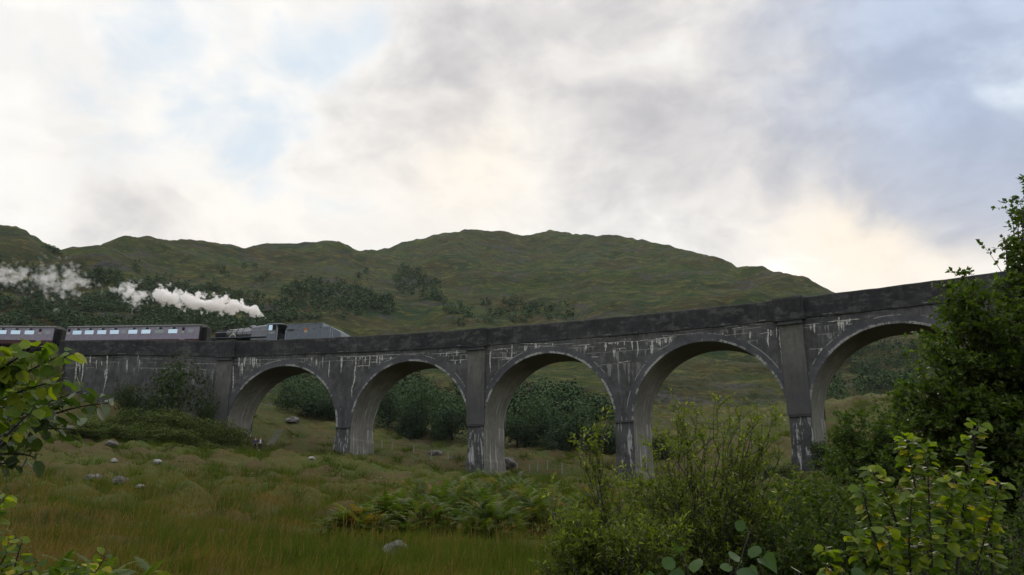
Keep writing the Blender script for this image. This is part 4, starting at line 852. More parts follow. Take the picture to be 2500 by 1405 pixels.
plant('dark_bush', 'bush', 'dark rounded bush right of the rightmost visible pier, in front of the tall tree', 12, foot(2120, 1150, 34),
      [B_(2120, 1060, 34, (1.7, 1.5, 1.3)), B_(2190, 1030, 34, (1.2, 1.2, 1.2)), B_(2060, 1100, 34, (1.0, 1.0, .9)), B_(2260, 1080, 33, 1.5), B_(2110, 1140, 33, (2.2, 1.5, .8))],
      190, .07, 12, .6, 12, .15, .7, M_ALDER, hi=.03)
plant('willow_bush', 'bush', 'large olive-green willow bush with thin upright stems in front of the fourth arch', 13, foot(1720, 1420, 9.4),
      [B_(1690, 1190, 9.4, (.66, .6, .56), .8), B_(1800, 1110, 9.6, (.44, .5, .36), .7), B_(1720, 1050, 9.5, (.36, .3, .22), .6), B_(1860, 1060, 9.6, (.26, .3, .24), .6), B_(1580, 1250, 9.2, (.5, .5, .42)), B_(1760, 1300, 9.2, (.8, .6, .5)), B_(1890, 1200, 9.5, (.35, .4, .5), .7), B_(1500, 1330, 9.0, (.5, .5, .35)),
       B_(1660, 1025, 9.5, (.07, .1, .13), 2), B_(1740, 1005, 9.5, (.06, .1, .12), 2), B_(1850, 1000, 9.6, (.06, .1, .13), 2), B_(1885, 1010, 9.6, (.05, .1, .12), 2), B_(1800, 1030, 9.6, (.06, .1, .12), 2), B_(1620, 1075, 9.5, (.07, .1, .14), 2)],
      175, .0, 11, .26, 11, .060, .42, M_WILLOW, parts=('stem', 'foliage'), hi=.07, up=.9, droop=.08)
plant('willow_sapling', 'sapling', 'slender young willow with bare dark stem and leafy tufts against the third arch', 14, foot(1505, 1400, 8.6),
      [B_(1440, 1075, 8.6, (.16, .2, .20), 1.2), B_(1480, 1050, 8.6, (.09, .1, .17), 1.2), B_(1425, 1170, 8.6, (.20, .2, .16)), B_(1500, 1230, 8.6, (.28, .2, .2), .8)],
      22, .014, 7, .17, 8, .058, .42, M_WILLOW, parts=('stem', 'foliage'), hi=.06, up=.9, droop=.05, trunk_top=.9)
plant('willow_bush', 'bush', 'low willow bush with dark stems at the bottom edge, right of the boulder', 15, foot(1480, 1500, 8.0),
      [B_(1450, 1330, 8.2, (.40, .4, .30)), B_(1540, 1370, 8.0, (.42, .4, .3)), B_(1400, 1280, 8.3, (.22, .3, .2)), B_(1600, 1350, 8.2, (.36, .4, .3)), B_(1335, 1240, 8.5, (.10, .1, .26), .7), B_(1370, 1370, 8.0, (.25, .3, .2))],
      110, .0, 14, .22, 13, .060, .42, M_WILLOW, parts=('stem', 'foliage'), hi=.05, up=.7, droop=.08)

def shoot_plant(name, cat, label, seed, base, stems, L, ratio, m, spacing, tpl=ROUND, face=.5, hi=None, parts=('stem', 'foliage'), wid=.007, tip=.0025, spread=1.0):
    """saplings: leaves set alternately along each stem; a stem is a list of points (base to tip) and the share of it that is leafy"""
    rng = np.random.default_rng(seed); base = np.array(base, float); root = empty(name, tuple(map(float, base)), label=label, cat=cat); mb = MB(); P = []; D = []; N = []
    for pts, f0 in stems:
        pts = [np.array(p)-base for p in pts]
        pth = bez(pts[0], pts[1]*2-(pts[0]+pts[2])*.5, pts[2], 12) if len(pts) == 3 else np.array([pts[0]+(pts[1]-pts[0])*q for q in np.linspace(0, 1, 12)])
        mb.tube(pth, list(np.linspace(wid, tip, 12)), 6)
        ln = np.linalg.norm(np.diff(pth, axis=0), axis=1).sum(); n = max(3, int(ln*(1-f0)/spacing)); ax = unit(pth[-1]-pth[0]); a0 = rng.uniform(0, 6.3)
        sd = unit(np.cross(ax, [0.3, 0.8, 0.2])); s2 = np.cross(ax, sd)
        for i, f in enumerate(np.linspace(f0, 1, n)):
            x = f*11; k = int(min(x, 10)); p0 = pth[k]+(pth[k+1]-pth[k])*(x-k); a = a0+i*2.4+rng.normal(0, .3)
            o_ = sd*math.cos(a)+s2*math.sin(a); o_ = unit(o_*spread+ax*.35+np.array([0, 0, .15])); pe = p0+o_*L*.32
            mb.tube([p0, pe], .0018, 3, caps=False)
            P.append(pe); D.append(o_+np.array([0, 0, -.45])+rng.normal(0, .3, 3)); N.append(np.array([0, -face, 1.0])+rng.normal(0, .42, 3))
    mb.build(parts[0], M_BARK, root, True); P = np.array(P); Ls = L*rng.uniform(.65, 1.2, len(P)); r = rng.beta(2, 2, len(P))*.88
    if hi: r = np.where(rng.random(len(P)) < hi, rng.uniform(.9, 1, len(P)), r)
    leaf_mesh(parts[1], P, np.array(D), np.array(N), Ls, Ls*ratio, tpl, m, root, r, smooth=True); return root
def stem(us, f0): return ([at(*q) for q in us], f0)
shoot_plant('hazel_sapling', 'sapling', 'bright yellow-green leafy sapling at lower right in front of the dark tree', 21, foot(2270, 1500, 4.4),
    [stem([(2275, 1500, 4.4), (2270, 1280, 4.4), (2262, 1085, 4.4)], .25), stem([(2240, 1500, 4.4), (2190, 1280, 4.35), (2130, 1150, 4.3)], .3), stem([(2290, 1480, 4.4), (2240, 1220, 4.5), (2212, 1070, 4.5)], .45),
     stem([(2330, 1480, 4.4), (2350, 1250, 4.3), (2385, 1040, 4.3)], .3), stem([(2200, 1500, 4.3), (2140, 1330, 4.2), (2105, 1190, 4.2)], .35), stem([(2350, 1500, 4.3), (2400, 1330, 4.2), (2440, 1180, 4.2)], .4),
     stem([(2240, 1520, 4.2), (2220, 1350, 4.1), (2230, 1200, 4.1)], .3), stem([(2300, 1520, 4.2), (2310, 1320, 4.1), (2330, 1160, 4.1)], .3), stem([(2160, 1520, 4.2), (2120, 1400, 4.1), (2090, 1310, 4.1)], .2), stem([(2080, 1520, 4.3), (2040, 1420, 4.3), (2020, 1340, 4.3)], .1), stem([(2190, 1560, 4.0), (2180, 1430, 4.0), (2170, 1300, 4.0)], .1), stem([(2290, 1560, 4.0), (2280, 1430, 4.0), (2270, 1280, 4.0)], .1), stem([(2420, 1520, 4.4), (2420, 1330, 4.4), (2395, 1130, 4.4)], .35)],
    .060, .88, M_LIME, .0072, hi=.03)
shoot_plant('alder_sapling', 'sapling', 'leaning sapling with large backlit yellow-green leaves across the carriages at the left edge', 22, foot(-340, 1520, 3.4),
    [([foot(-340, 1520, 3.4), at(-310, 1440, 3.35), at(-272, 1352, 3.3)], .97), ([at(-272, 1352, 3.3), at(-190, 1180, 3.3), at(-112, 1060, 3.3)], .93), stem([(-272, 1352, 3.3), (-72, 1152, 3.25), (83, 997, 3.2)], .75), stem([(-112, 1102, 3.3), (8, 952, 3.25), (168, 862, 3.2)], .35), stem([(-132, 1022, 3.2), (-12, 912, 3.2), (98, 847, 3.15)], .3), stem([(-102, 1032, 3.3), (8, 972, 3.3), (153, 927, 3.25)], .3),
     stem([(-172, 922, 3.2), (-72, 902, 3.2), (28, 882, 3.2)], .2), stem([(-112, 982, 3.2), (-32, 932, 3.2), (48, 902, 3.2)], .1)],
    .064, .78, M_LIME, .0108, face=.8, wid=.009)
shoot_plant('alder_sapling', 'sapling', 'lower sapling of glossy dark leaves below the yellow-green ones at the left edge', 23, foot(-260, 1520, 3.6),
    [([foot(-260, 1520, 3.6), at(-230, 1400, 3.55), at(-200, 1300, 3.5)], .97), ([at(-200, 1300, 3.5), at(-170, 1200, 3.55), at(-120, 1130, 3.6)], .93), stem([(-200, 1300, 3.5), (-20, 1110, 3.5), (130, 985, 3.45)], .5), stem([(-60, 1150, 3.5), (90, 1030, 3.5), (265, 985, 3.5)], .45), stem([(-80, 1120, 3.5), (40, 1020, 3.5), (200, 955, 3.5)], .4), stem([(-120, 1130, 3.6), (20, 1060, 3.6), (190, 1050, 3.6)], .4),
     stem([(-140, 1150, 3.6), (0, 1110, 3.6), (90, 1120, 3.6)], .3), stem([(-140, 1080, 3.6), (0, 1000, 3.6), (70, 960, 3.6)], .2), stem([(-150, 1210, 3.6), (-60, 1150, 3.6), (40, 1130, 3.6)], .2)],
    .070, .70, M_GLOSS, .0145, face=.1, wid=.009)
shoot_plant('bramble_bush', 'bush', 'leafy yellow-green shoots in the bottom left corner, one leaf turned yellow', 24, foot(20, 1560, 4.0),
    [stem([(20, 1540, 4.0), (30, 1420, 4.0), (55, 1320, 4.0)], .2), stem([(60, 1540, 4.0), (110, 1450, 4.0), (170, 1400, 4.0)], .3), stem([(100, 1560, 3.9), (190, 1460, 3.9), (262, 1350, 3.9)], .35), stem([(-40, 1540, 4.0), (-30, 1330, 4.0), (12, 1215, 4.0)], .3), stem([(0, 1540, 4.1), (60, 1440, 4.1), (90, 1370, 4.1)], .2),
     stem([(40, 1540, 4.1), (0, 1440, 4.1), (20, 1380, 4.1)], .2), stem([(160, 1560, 4.0), (210, 1460, 4.0), (230, 1400, 4.0)], .2), stem([(-20, 1560, 3.9), (20, 1440, 3.9), (70, 1395, 3.9)], .1), stem([(60, 1560, 3.9), (100, 1480, 3.9), (130, 1420, 3.9)], .1), stem([(-60, 1500, 4.1), (-10, 1400, 4.1), (40, 1310, 4.1)], .15), stem([(120, 1560, 4.1), (160, 1460, 4.1), (190, 1375, 4.1)], .2)],
    .056, .80, M_LIME, .012, hi=.05)
shoot_plant('dock_plant', 'plant', 'broad glossy dark-green leaves at the bottom edge below the willow bush', 27, foot(1750, 1560, 3.6),
    [stem([(1760, 1560, 3.6), (1790, 1430, 3.6), (1830, 1300, 3.6)], .45), stem([(1700, 1560, 3.6), (1690, 1440, 3.6), (1660, 1345, 3.6)], .55), stem([(1800, 1580, 3.6), (1790, 1450, 3.6), (1780, 1370, 3.6)], .5), stem([(1860, 1580, 3.6), (1870, 1460, 3.6), (1850, 1370, 3.6)], .5), stem([(1660, 1580, 3.6), (1630, 1470, 3.6), (1610, 1400, 3.6)], .5), stem([(1960, 1580, 3.6), (1960, 1470, 3.6), (1950, 1400, 3.6)], .5), stem([(1990, 1580, 3.6), (2030, 1470, 3.6), (2060, 1390, 3.6)], .5)],
    .092, .85, M_DOCK, .06, face=1.3)

# scrub below the tall tree
for i, (u, v, d, r, lab) in enumerate([(1960, 1240, 16, (1.0, .9, .55), 'low dark scrub at the foot of the rightmost visible pier'), (2080, 1260, 13, (1.0, .9, .6), 'dense green scrub between the willow bush and the bright sapling'), (1990, 1350, 9, (.75, .7, .5), 'shadowy leafy scrub at the bottom edge left of the bright sapling'),
                                       (2420, 1290, 7.5, (.9, .7, .6), 'dark leafy scrub under the tall tree in the lower right corner'), (2200, 1300, 9.5, (.9, .7, .6), 'dark scrub directly behind the bright sapling'), (2420, 1420, 5.6, (.5, .5, .35), 'leafy undergrowth in the bottom right corner'), (1880, 1330, 12, (.8, .7, .4), 'dull green scrub behind the big willow bush')]):
    c = at(u, v, d); plant('scrub_bush', 'bush', lab, 40+i, foot(u, v, d), [(c, r, 1), (c+np.array([-.5*r[0], -.1, -.3*r[2]]), r, 1), (c+np.array([.5*r[0], .2, -.4*r[2]]), r, 1)], 110, .0, 11, .16*d/6, 11, .0068*d, .6, M_SCRUB, parts=('stem', 'foliage'), hi=.05, group='scrub bushes below the tall tree')

# ------------------------------------------------------------------ bracken and ferns
def fronds(rng, P, L, npair=13, spread=None):
    """arching fronds as rows of tapering leaflets: vertices and triangles, one block per frond"""
    n = len(P); az = rng.uniform(0, 6.283, n) if spread is None else spread; e0 = rng.uniform(.7, 1.35, n); bend = rng.uniform(.9, 1.7, n)
    hd = np.stack([np.cos(az), np.sin(az), 0*az], -1); sd = np.stack([-np.sin(az), np.cos(az), 0*az], -1); up = np.array([0, 0, 1.0])
    K = npair; pos = np.array(P, float); pts = [pos]; dirs = []
    for k in range(K+1):
        e = e0-bend*(k/K)**1.2; d = hd*np.cos(e)[:, None]+up*np.sin(e)[:, None]; dirs.append(d); pos = pos+d*(L/K)[:, None]; pts.append(pos)
    V = []; T = []
    for k in range(2, K+1):
        tt = k/K; ln = (L*.36*(1-tt)**.75*min(1, (tt-.05)*3.2)+L*.015)[:, None]; wd = (L*.055)[:, None]
        for s in (-1, 1):
            q = pts[k]; d = dirs[k]; tip = q+s*sd*ln+d*ln*.35-up*ln*.18*rng.uniform(.2, 1.6, (n, 1)); V.append(np.stack([q-d*wd*.5, q+d*wd*.55, tip], 1))
    for k in range(0, K):
        w_ = (L*.008)[:, None]; V.append(np.stack([pts[k]-sd*w_, pts[k]+sd*w_, pts[k+1]], 1))
    V = np.concatenate(V, 1); m_ = V.shape[1]//3
    return V.reshape(-1, 3), np.arange(n*V.shape[1]).reshape(-1, 3), m_
def bracken(name, label, seed, clumps, kind=None, cat='bracken', L0=.8, npair=13, brown=.1):
    rng = np.random.default_rng(seed); P = []; LL = []
    for (x, y, rx, ry, h, n) in clumps:
        a = rng.uniform(0, 6.283, n); q = np.sqrt(rng.random(n)); px = x+rx*q*np.cos(a); py = y+ry*q*np.sin(a)
        g_ = gz(px, py); P.append(np.stack([px, py, g_+h*(1-q**2)*rng.uniform(.1, 1, n)-.05], -1)); LL.append(L0*rng.uniform(.6, 1.25, n))
    P = np.concatenate(P); LL = np.concatenate(LL); V, T, mm = fronds(rng, P, LL, npair)
    r = rng.beta(2, 2, len(P))*.82; pat = fbm(P[:, 0]*.9, P[:, 1]*.9, 3); r = np.where(rng.random(len(P)) < brown*(1+2*np.clip(pat, -.4, 1)), rng.uniform(.85, 1, len(P)), r)
    o = npmesh(name, V, T, M_BRACK, None, np.repeat(r, mm)); tag(o, label, cat, None, kind); return o
bp_ = [hit(u, v) for u, v in ((860, 1310), (960, 1300), (1060, 1310), (1180, 1320), (1270, 1300), (1000, 1250), (1130, 1250), (1240, 1235), (1180, 1205), (1330, 1270), (1420, 1260))]
sz = [(.7, .6, .35, 200), (1.0, .8, .6, 300), (1.0, .8, .7, 150), (1.1, .9, .75, 170), (1.0, .9, .8, 150), (1.2, 1.4, .6, 120), (1.6, 1.6, .8, 160), (1.6, 1.8, .9, 160), (1.6, 1.8, .7, 120), (1.2, 1.2, .7, 120), (1.2, 1.2, .5, 90)]
bracken('bracken', 'broad mound of green bracken tinged orange, behind the grey boulder', 51, [(p[0], p[1], s[0], s[1], s[2]*1.35, s[3]*2) for p, s in zip(bp_, sz)], kind='stuff')
fp = [at(u, v, d) for u, v, d in ((250, 1380, 6.2), (330, 1390, 6.0), (400, 1395, 6.3), (200, 1345, 7.2), (470, 1400, 6.6), (300, 1360, 7.0), (150, 1390, 6.0), (220, 1340, 8.0), (380, 1360, 7.5))]
rng = np.random.default_rng(52); P = []; LL = []
for p in fp:
    for k in range(11): P.append(p+rng.normal(0, .13, 3)*np.array([1, 1, .3])+np.array([0, 0, -.31])); LL.append(rng.uniform(.25, .5))
V, T, mm = fronds(rng, np.array(P), np.array(LL), 26); npmesh('fern', V, T, M_BRACK, None, np.repeat(rng.beta(2, 2, len(P))*.75, mm))
tag(bpy.data.objects['fern'], 'feathery green fern fronds at the bottom edge beside the yellow leaf', 'fern', None, 'stuff')

# ------------------------------------------------------------------ moor grass
rng = np.random.default_rng(61); NB = 420000
az = rng.uniform(R_(-40), R_(40), NB); rr_ = 9.0*(240/9.0)**rng.random(NB)
gx = rr_*np.sin(az); gy = rr_*np.cos(az)
tus = fbm(gx/1.9+40, gy/1.9, 3); tone = fbm(gx/7.5, gy/7.5+20, 4); tone2 = fbm(gx/26+9, gy/26, 3)
keep = rng.random(NB) < np.clip(.7+1.0*tus, .42, 1); gx, gy, rr_, tus, tone, tone2 = [q[keep] for q in (gx, gy, rr_, tus, tone, tone2)]
n = len(gx); base = np.stack([gx, gy, gz(gx, gy)-.03], -1)
nearred = np.clip(1.5-rr_/28, 0, 1)*np.clip(.55-gx/14, 0, 1.1)
hum = np.abs(fbm(gx/3.6+8, gy/2.6, 2)); Hh = (.10+.30*np.clip(tus+.2, 0, 1)+.20*nearred)*rng.uniform(.45, 1.25, n)*np.clip(1.1-rr_/90, .55, 1)
wd = np.maximum(.008, rr_*.0010)*rng.uniform(.7, 1.5, n); fa = rng.uniform(0, 6.283, n); ld = rng.uniform(0, 6.283, n); lean = rng.uniform(.1, .75, n)*Hh
sdv = np.stack([np.cos(fa), np.sin(fa), 0*fa], -1)*wd[:, None]*.5; ldv = np.stack([np.cos(ld)*lean+.12*Hh, np.sin(ld)*lean, 0*ld], -1); upv = np.stack([0*fa, 0*fa, Hh], -1)
midp = base+upv*.6+ldv*.35; tip = base+upv*rng.uniform(.85, 1.05, (n, 1))+ldv
V = np.stack([base-sdv, base+sdv, midp-sdv*.8, midp+sdv*.8, tip], 1).reshape(-1, 3); off = (np.arange(n)*5)[:, None]
Q = off+np.array([[0, 1, 3, 2]]); T = off+np.array([[2, 3, 4]])
tv = np.clip(.34+.80*tone+.45*tone2+.30*nearred-.30*np.clip(tus, -.3, .6)+rng.normal(0, .17, n)+.75*(hum-.22), 0, 1)
o = npmesh('moor_grass', V, [Q, T], M_GRASS, None, np.concatenate([tv, tv])); tag(o, 'rough brown and green moor grass covering the slope below the viaduct', 'grass', None, 'stuff')
n = 9000; a_ = rng.uniform(R_(-38), R_(24), n); r_ = 11*(42/11)**rng.random(n); sx, sy = r_*np.sin(a_), r_*np.cos(a_)
kp = fbm(sx/4+3, sy/4, 3)+.35-sx/28 > rng.uniform(0, .9, n); sx, sy, r_ = sx[kp], sy[kp], r_[kp]; n = len(sx); hh = rng.uniform(.45, .95, n); base = np.stack([sx, sy, gz(sx, sy)-.03], -1); wd = np.maximum(.004, r_*.0004)
fa = rng.uniform(0, 6.28, n); sdv = np.stack([np.cos(fa), np.sin(fa), 0*fa], -1)*wd[:, None]*.5; tp_ = base+np.stack([rng.normal(.06, .12, n), rng.normal(0, .12, n), hh], -1); hd0 = base+(tp_-base)*.78
V = np.stack([base-sdv, base+sdv, hd0+sdv*.6, hd0-sdv*.6, hd0-sdv*2.2, hd0+sdv*2.2, tp_], 1).reshape(-1, 3); off = (np.arange(n)*7)[:, None, None]
o = npmesh('seeding_grass', V, [(off+np.array([[0, 1, 2, 3]])).reshape(-1, 4), (off+np.array([[4, 5, 6]])).reshape(-1, 3)], M_GRASS, None, np.clip(np.tile(rng.uniform(.6, 1, n), 2), 0, 1)); tag(o, 'tall reddish-brown seeding grass stalks in the foreground', 'grass', None, 'stuff')
# green rush tussocks
M = 1500; a_ = rng.uniform(R_(-38), R_(30), M); r_ = 14*(120/14)**rng.random(M); cx, cy_ = r_*np.sin(a_), r_*np.cos(a_); k = 70
bx = np.repeat(cx, k)+rng.normal(0, .16, M*k)*np.repeat(.6+r_/60, k); by = np.repeat(cy_, k)+rng.normal(0, .16, M*k)*np.repeat(.6+r_/60, k); n = M*k
hh = np.repeat(rng.uniform(.28, .66, M)*np.clip(1+r_/220, 1, 1.35), k)*rng.uniform(.5, 1.15, n); wd = np.maximum(.005, np.hypot(bx, by)*.0007); fa = rng.uniform(0, 6.28, n)
base = np.stack([bx, by, gz(bx, by)-.03], -1); outv = np.stack([bx-np.repeat(cx, k), by-np.repeat(cy_, k), 0*bx], -1)*1.3+rng.normal(0, .08, (n, 3))*[1, 1, 0]; sdv = np.stack([np.cos(fa), np.sin(fa), 0*fa], -1)*wd[:, None]*.5
V = np.stack([base-sdv, base+sdv, base+outv+np.stack([0*fa, 0*fa, hh], -1)], 1).reshape(-1, 3)
o = npmesh('rush_tussocks', V, np.arange(n*3).reshape(-1, 3), M_GRASS, None, np.clip(np.repeat(rng.uniform(0, .30, M), k)+rng.normal(0, .08, n), 0, 1)); tag(o, 'darker green tussocks dotted through the moor grass', 'rushes', None, 'stuff')

# ------------------------------------------------------------------ bushes and trees about the viaduct
def bush_proto(seed, m, n=4200, leaf=.27, nb=12, flat=1.0, gap=.0):
    """unit-height crown about 1 tall, 1 across; scaled by the instance"""
    rng = np.random.default_rng(seed); P = []; N = []
    cs = [np.array([rng.uniform(-.32, .32), rng.uniform(-.3, .3), rng.uniform(.10, .72)]) for _ in range(nb)]; rs_ = rng.uniform(.17, .30, nb)
    for i in range(n):
        k = rng.integers(nb); d = rng.normal(size=3); d /= np.linalg.norm(d); q = rs_[k]*rng.uniform(.55, 1.08)
        p = cs[k]+d*q*np.array([1, 1, .95])
        if p[2] < .0: p[2] = abs(p[2])*.4
        P.append(p); N.append(d+rng.normal(0, .45, 3)+[0, 0, .3])
    P = np.array(P); N = np.array(N); D = np.cross(N, rng.normal(size=N.shape)); L = leaf/6*rng.uniform(.6, 1.4, n)
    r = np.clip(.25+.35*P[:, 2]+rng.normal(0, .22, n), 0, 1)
    c = leaf_mesh('crown', P, D, N, L, L*.62, DIAM, m, None, r); mb = MB(); top = np.array([.02, 0, .5]); mb.tube([(0, 0, -.05), (.01, 0, .2), top], [.028, .022, .012], 7)
    for cc in cs: mb.tube(bez(np.array([.01, 0, .18]), (cc+[0, 0, .1])*.6, cc, 5), [.013, .010, .008, .006, .004], 5)
    tr = mb.build('trunk', M_BARK, None, True); return c, tr
PROT = {('b', k): bush_proto(70+k, M_BUSH) for k in range(3)}; PROT.update({('d', k): bush_proto(80+k, M_BUSHD) for k in range(3)}); PROT[('w', 0)] = bush_proto(91, M_BUSHD, 2600, .20, 10); PROT.update({('g', k): bush_proto(100+k, M_BANK) for k in range(3)})
_used = set()
def put_bush(kind, k, u, v, d, wpx, hpx, name, cat, label, group=None, sink=.06):
    p = at(u, v, d); g = float(gz(p[0], p[1])[0]); sc_ = d/F*1.0; W_, H_ = wpx*sc_*1.05, hpx*sc_*1.05
    top = at(u, v-hpx, d)[2]; H_ = max(.5*H_, top-g)
    root = empty(name, (p[0], p[1], g-sink*H_), (0, 0, random.uniform(0, 6.28)), label=label, cat=cat, group=group); root.scale = (W_, W_, H_*(1+sink))
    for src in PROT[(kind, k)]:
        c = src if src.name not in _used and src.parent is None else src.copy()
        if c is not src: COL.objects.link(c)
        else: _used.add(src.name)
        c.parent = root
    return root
random.seed(9)
BUSHES = [('b', 0, 752, 1003, 124, 130, 92, 'wide dark bush seen through the first arch'), ('b', 1, 703, 985, 128, 75, 62, 'small bush at the left side of the first arch opening'), ('b', 2, 805, 1005, 122, 80, 80, 'bush half hidden behind the second pier from the left'),
          ('b', 1, 950, 1010, 122, 95, 95, 'leftmost bush seen through the second arch'), ('b', 0, 1030, 1035, 118, 120, 118, 'tallest bush in the middle of the second arch'), ('b', 2, 1105, 1050, 115, 110, 115, 'rightmost bush in the second arch beside the pilastered pier'), ('b', 1, 1000, 1042, 116, 70, 50, 'low bush in front of the others in the second arch'),
          ('b', 2, 1262, 1062, 112, 95, 100, 'leftmost bush seen through the third arch'), ('b', 0, 1328, 1065, 110, 125, 118, 'tallest bush in the middle of the third arch'), ('b', 1, 1405, 1095, 108, 125, 120, 'broad bush low on the right of the third arch'), ('b', 2, 1475, 1118, 104, 110, 125, 'darkest bush against the pier at the right of the third arch'), ('b', 0, 1350, 1082, 106, 70, 45, 'small low bush in front of the others in the third arch'),
          ('d', 0, 1612, 1120, 96, 80, 80, 'dark bush just right of the third arch pier')]
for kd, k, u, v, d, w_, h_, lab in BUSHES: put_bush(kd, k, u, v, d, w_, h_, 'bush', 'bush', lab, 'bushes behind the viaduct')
put_bush('w', 0, 425, 985, 93, 215, 145, 'willow_tree', 'tree', 'dark loose-crowned tree growing against the stained abutment wall')
put_bush('d', 1, 335, 985, 92, 90, 60, 'bush', 'bush', 'bush left of the dark tree at the abutment wall')
put_bush('d', 2, 495, 1000, 93, 70, 60, 'bush', 'bush', 'bush between the dark tree and the first pilaster')
SCR = [('g', 0, 300, 1005, 84, 105, 19), ('g', 1, 390, 1010, 84, 125, 22), ('g', 2, 470, 1030, 85, 125, 27), ('g', 0, 535, 1060, 88, 101, 44), ('g', 1, 430, 1055, 80, 135, 19), ('g', 2, 562, 1098, 90, 69, 34), ('g', 0, 350, 1040, 78, 125, 17), ('g', 1, 250, 1040, 76, 115, 19), ('g', 2, 570, 1075, 91, 87, 42), ('g', 1, 200, 1060, 72, 115, 17), ('g', 0, 510, 1090, 82, 115, 17)]
LB = ['small gorse bush under the willow at the upper left of the bank', 'gorse bush straight below the trunk of the abutment tree', 'gorse bush below the first pilaster', 'gorse bush on the bank under the left foot of the first arch', 'wide low gorse bush in the middle of the bank', 'dark gorse bush beside the two walkers', 'low gorse bush above the pale flat stone', 'gorse bush just right of the branch tip at left', 'tallest gorse bush hiding the foot of the first arch', 'leftmost gorse bush on the bank partly behind the dark leaves', 'low gorse bush at the bottom right of the bank']
for (kd, k, u, v, d, w_, h_), lab in zip(SCR, LB): put_bush(kd, k, u, v, d, w_, h_, 'gorse_bush', 'bush', lab, 'gorse bushes on the bank left of the first arch', sink=.12)
for kd, k, u, v, d, w_, h_, lab in [('d', 1, 2030, 1160, 66, 90, 90, 'low dark bush at the right foot of the rightmost visible pier'), ('d', 2, 1905, 1185, 62, 120, 60, 'low bush at the left foot of the rightmost visible pier')]: put_bush(kd, k, u, v, d, w_, h_, 'bush', 'bush', lab)

# far wood on the hillside: one mass of small trees
rng = np.random.default_rng(95); pts = []
def region(n, poly_u, poly_v0, poly_v1, dens=None):
    got = 0; tries = 0
    while got < n and tries < n*6:
        tries += 1; u = rng.uniform(poly_u[0], poly_u[-1]); v0 = np.interp(u, poly_u, poly_v0); v1 = np.interp(u, poly_u, poly_v1); v = rng.uniform(v0, v1)
        if perlin(np.array([u/70.0]), np.array([v/28.0]))[0]+rng.uniform(-.25, .35) < -.02: continue
        p = hit(u, v, 130, 900)
        if p[1] > 125: pts.append(p); got += 1
region(1500, [-40, 200, 400, 640, 720], [640, 655, 690, 725, 760], [800, 805, 805, 800, 800]); region(1700, [-40, 200, 420, 660], [735, 740, 755, 770], [815, 815, 815, 810])
region(600, [690, 800, 960], [700, 685, 735], [790, 780, 770]); region(130, [960, 1010, 1080], [660, 650, 700], [700, 740, 735]); region(40, [300, 600, 900], [630, 650, 660], [690, 700, 700])
region(150, [1080, 1250, 1400], [740, 735, 750], [800, 790, 780]); region(90, [1850, 2000, 2300], [780, 830, 850], [900, 960, 960]); region(14, [85, 120, 150], [598, 610, 618], [606, 620, 628])
NF = len(pts); region(200, [695, 830], [925, 930], [990, 1000]); region(480, [925, 1135], [935, 950], [1030, 1045]); region(620, [1235, 1400, 1500], [960, 950, 1010], [1060, 1085, 1110]); region(330, [2020, 2260], [850, 840], [990, 960])
pts = np.array(pts); n = len(pts); q = 30; big = np.where(np.arange(n) >= NF, 1.5, 1.0); c = np.repeat(pts, q, 0); c[:, 2] = gz(c[:, 0], c[:, 1]); sz_ = np.repeat(rng.uniform(1.0, 3.6, n)*np.clip(pts[:, 1]/330, .7, 1.5)*big, q)
d = unit(rng.normal(size=(n*q, 3))); P = c+d*sz_[:, None]*np.array([.42, .42, .5])*rng.uniform(.5, 1.05, (n*q, 1))+np.stack([0*sz_, 0*sz_, sz_*.5], -1)
Nn = d+rng.normal(0, .5, d.shape)+[0, 0, .3]; Dd = np.cross(Nn, rng.normal(size=Nn.shape)); Ll = sz_*rng.uniform(.20, .40, n*q)*np.repeat(np.where(big > 1, .62, 1.0), q)
o = leaf_mesh('hillside_wood', P, Dd, Nn, Ll, Ll*.7, DIAM, M_WOOD, None, np.clip(np.repeat(rng.uniform(.1, .7, n), q)+rng.normal(0, .2, n*q), 0, 1)); tag(o, 'scattered small trees and scrub woodland on the lower hillside behind the train', 'woodland', None, 'stuff')
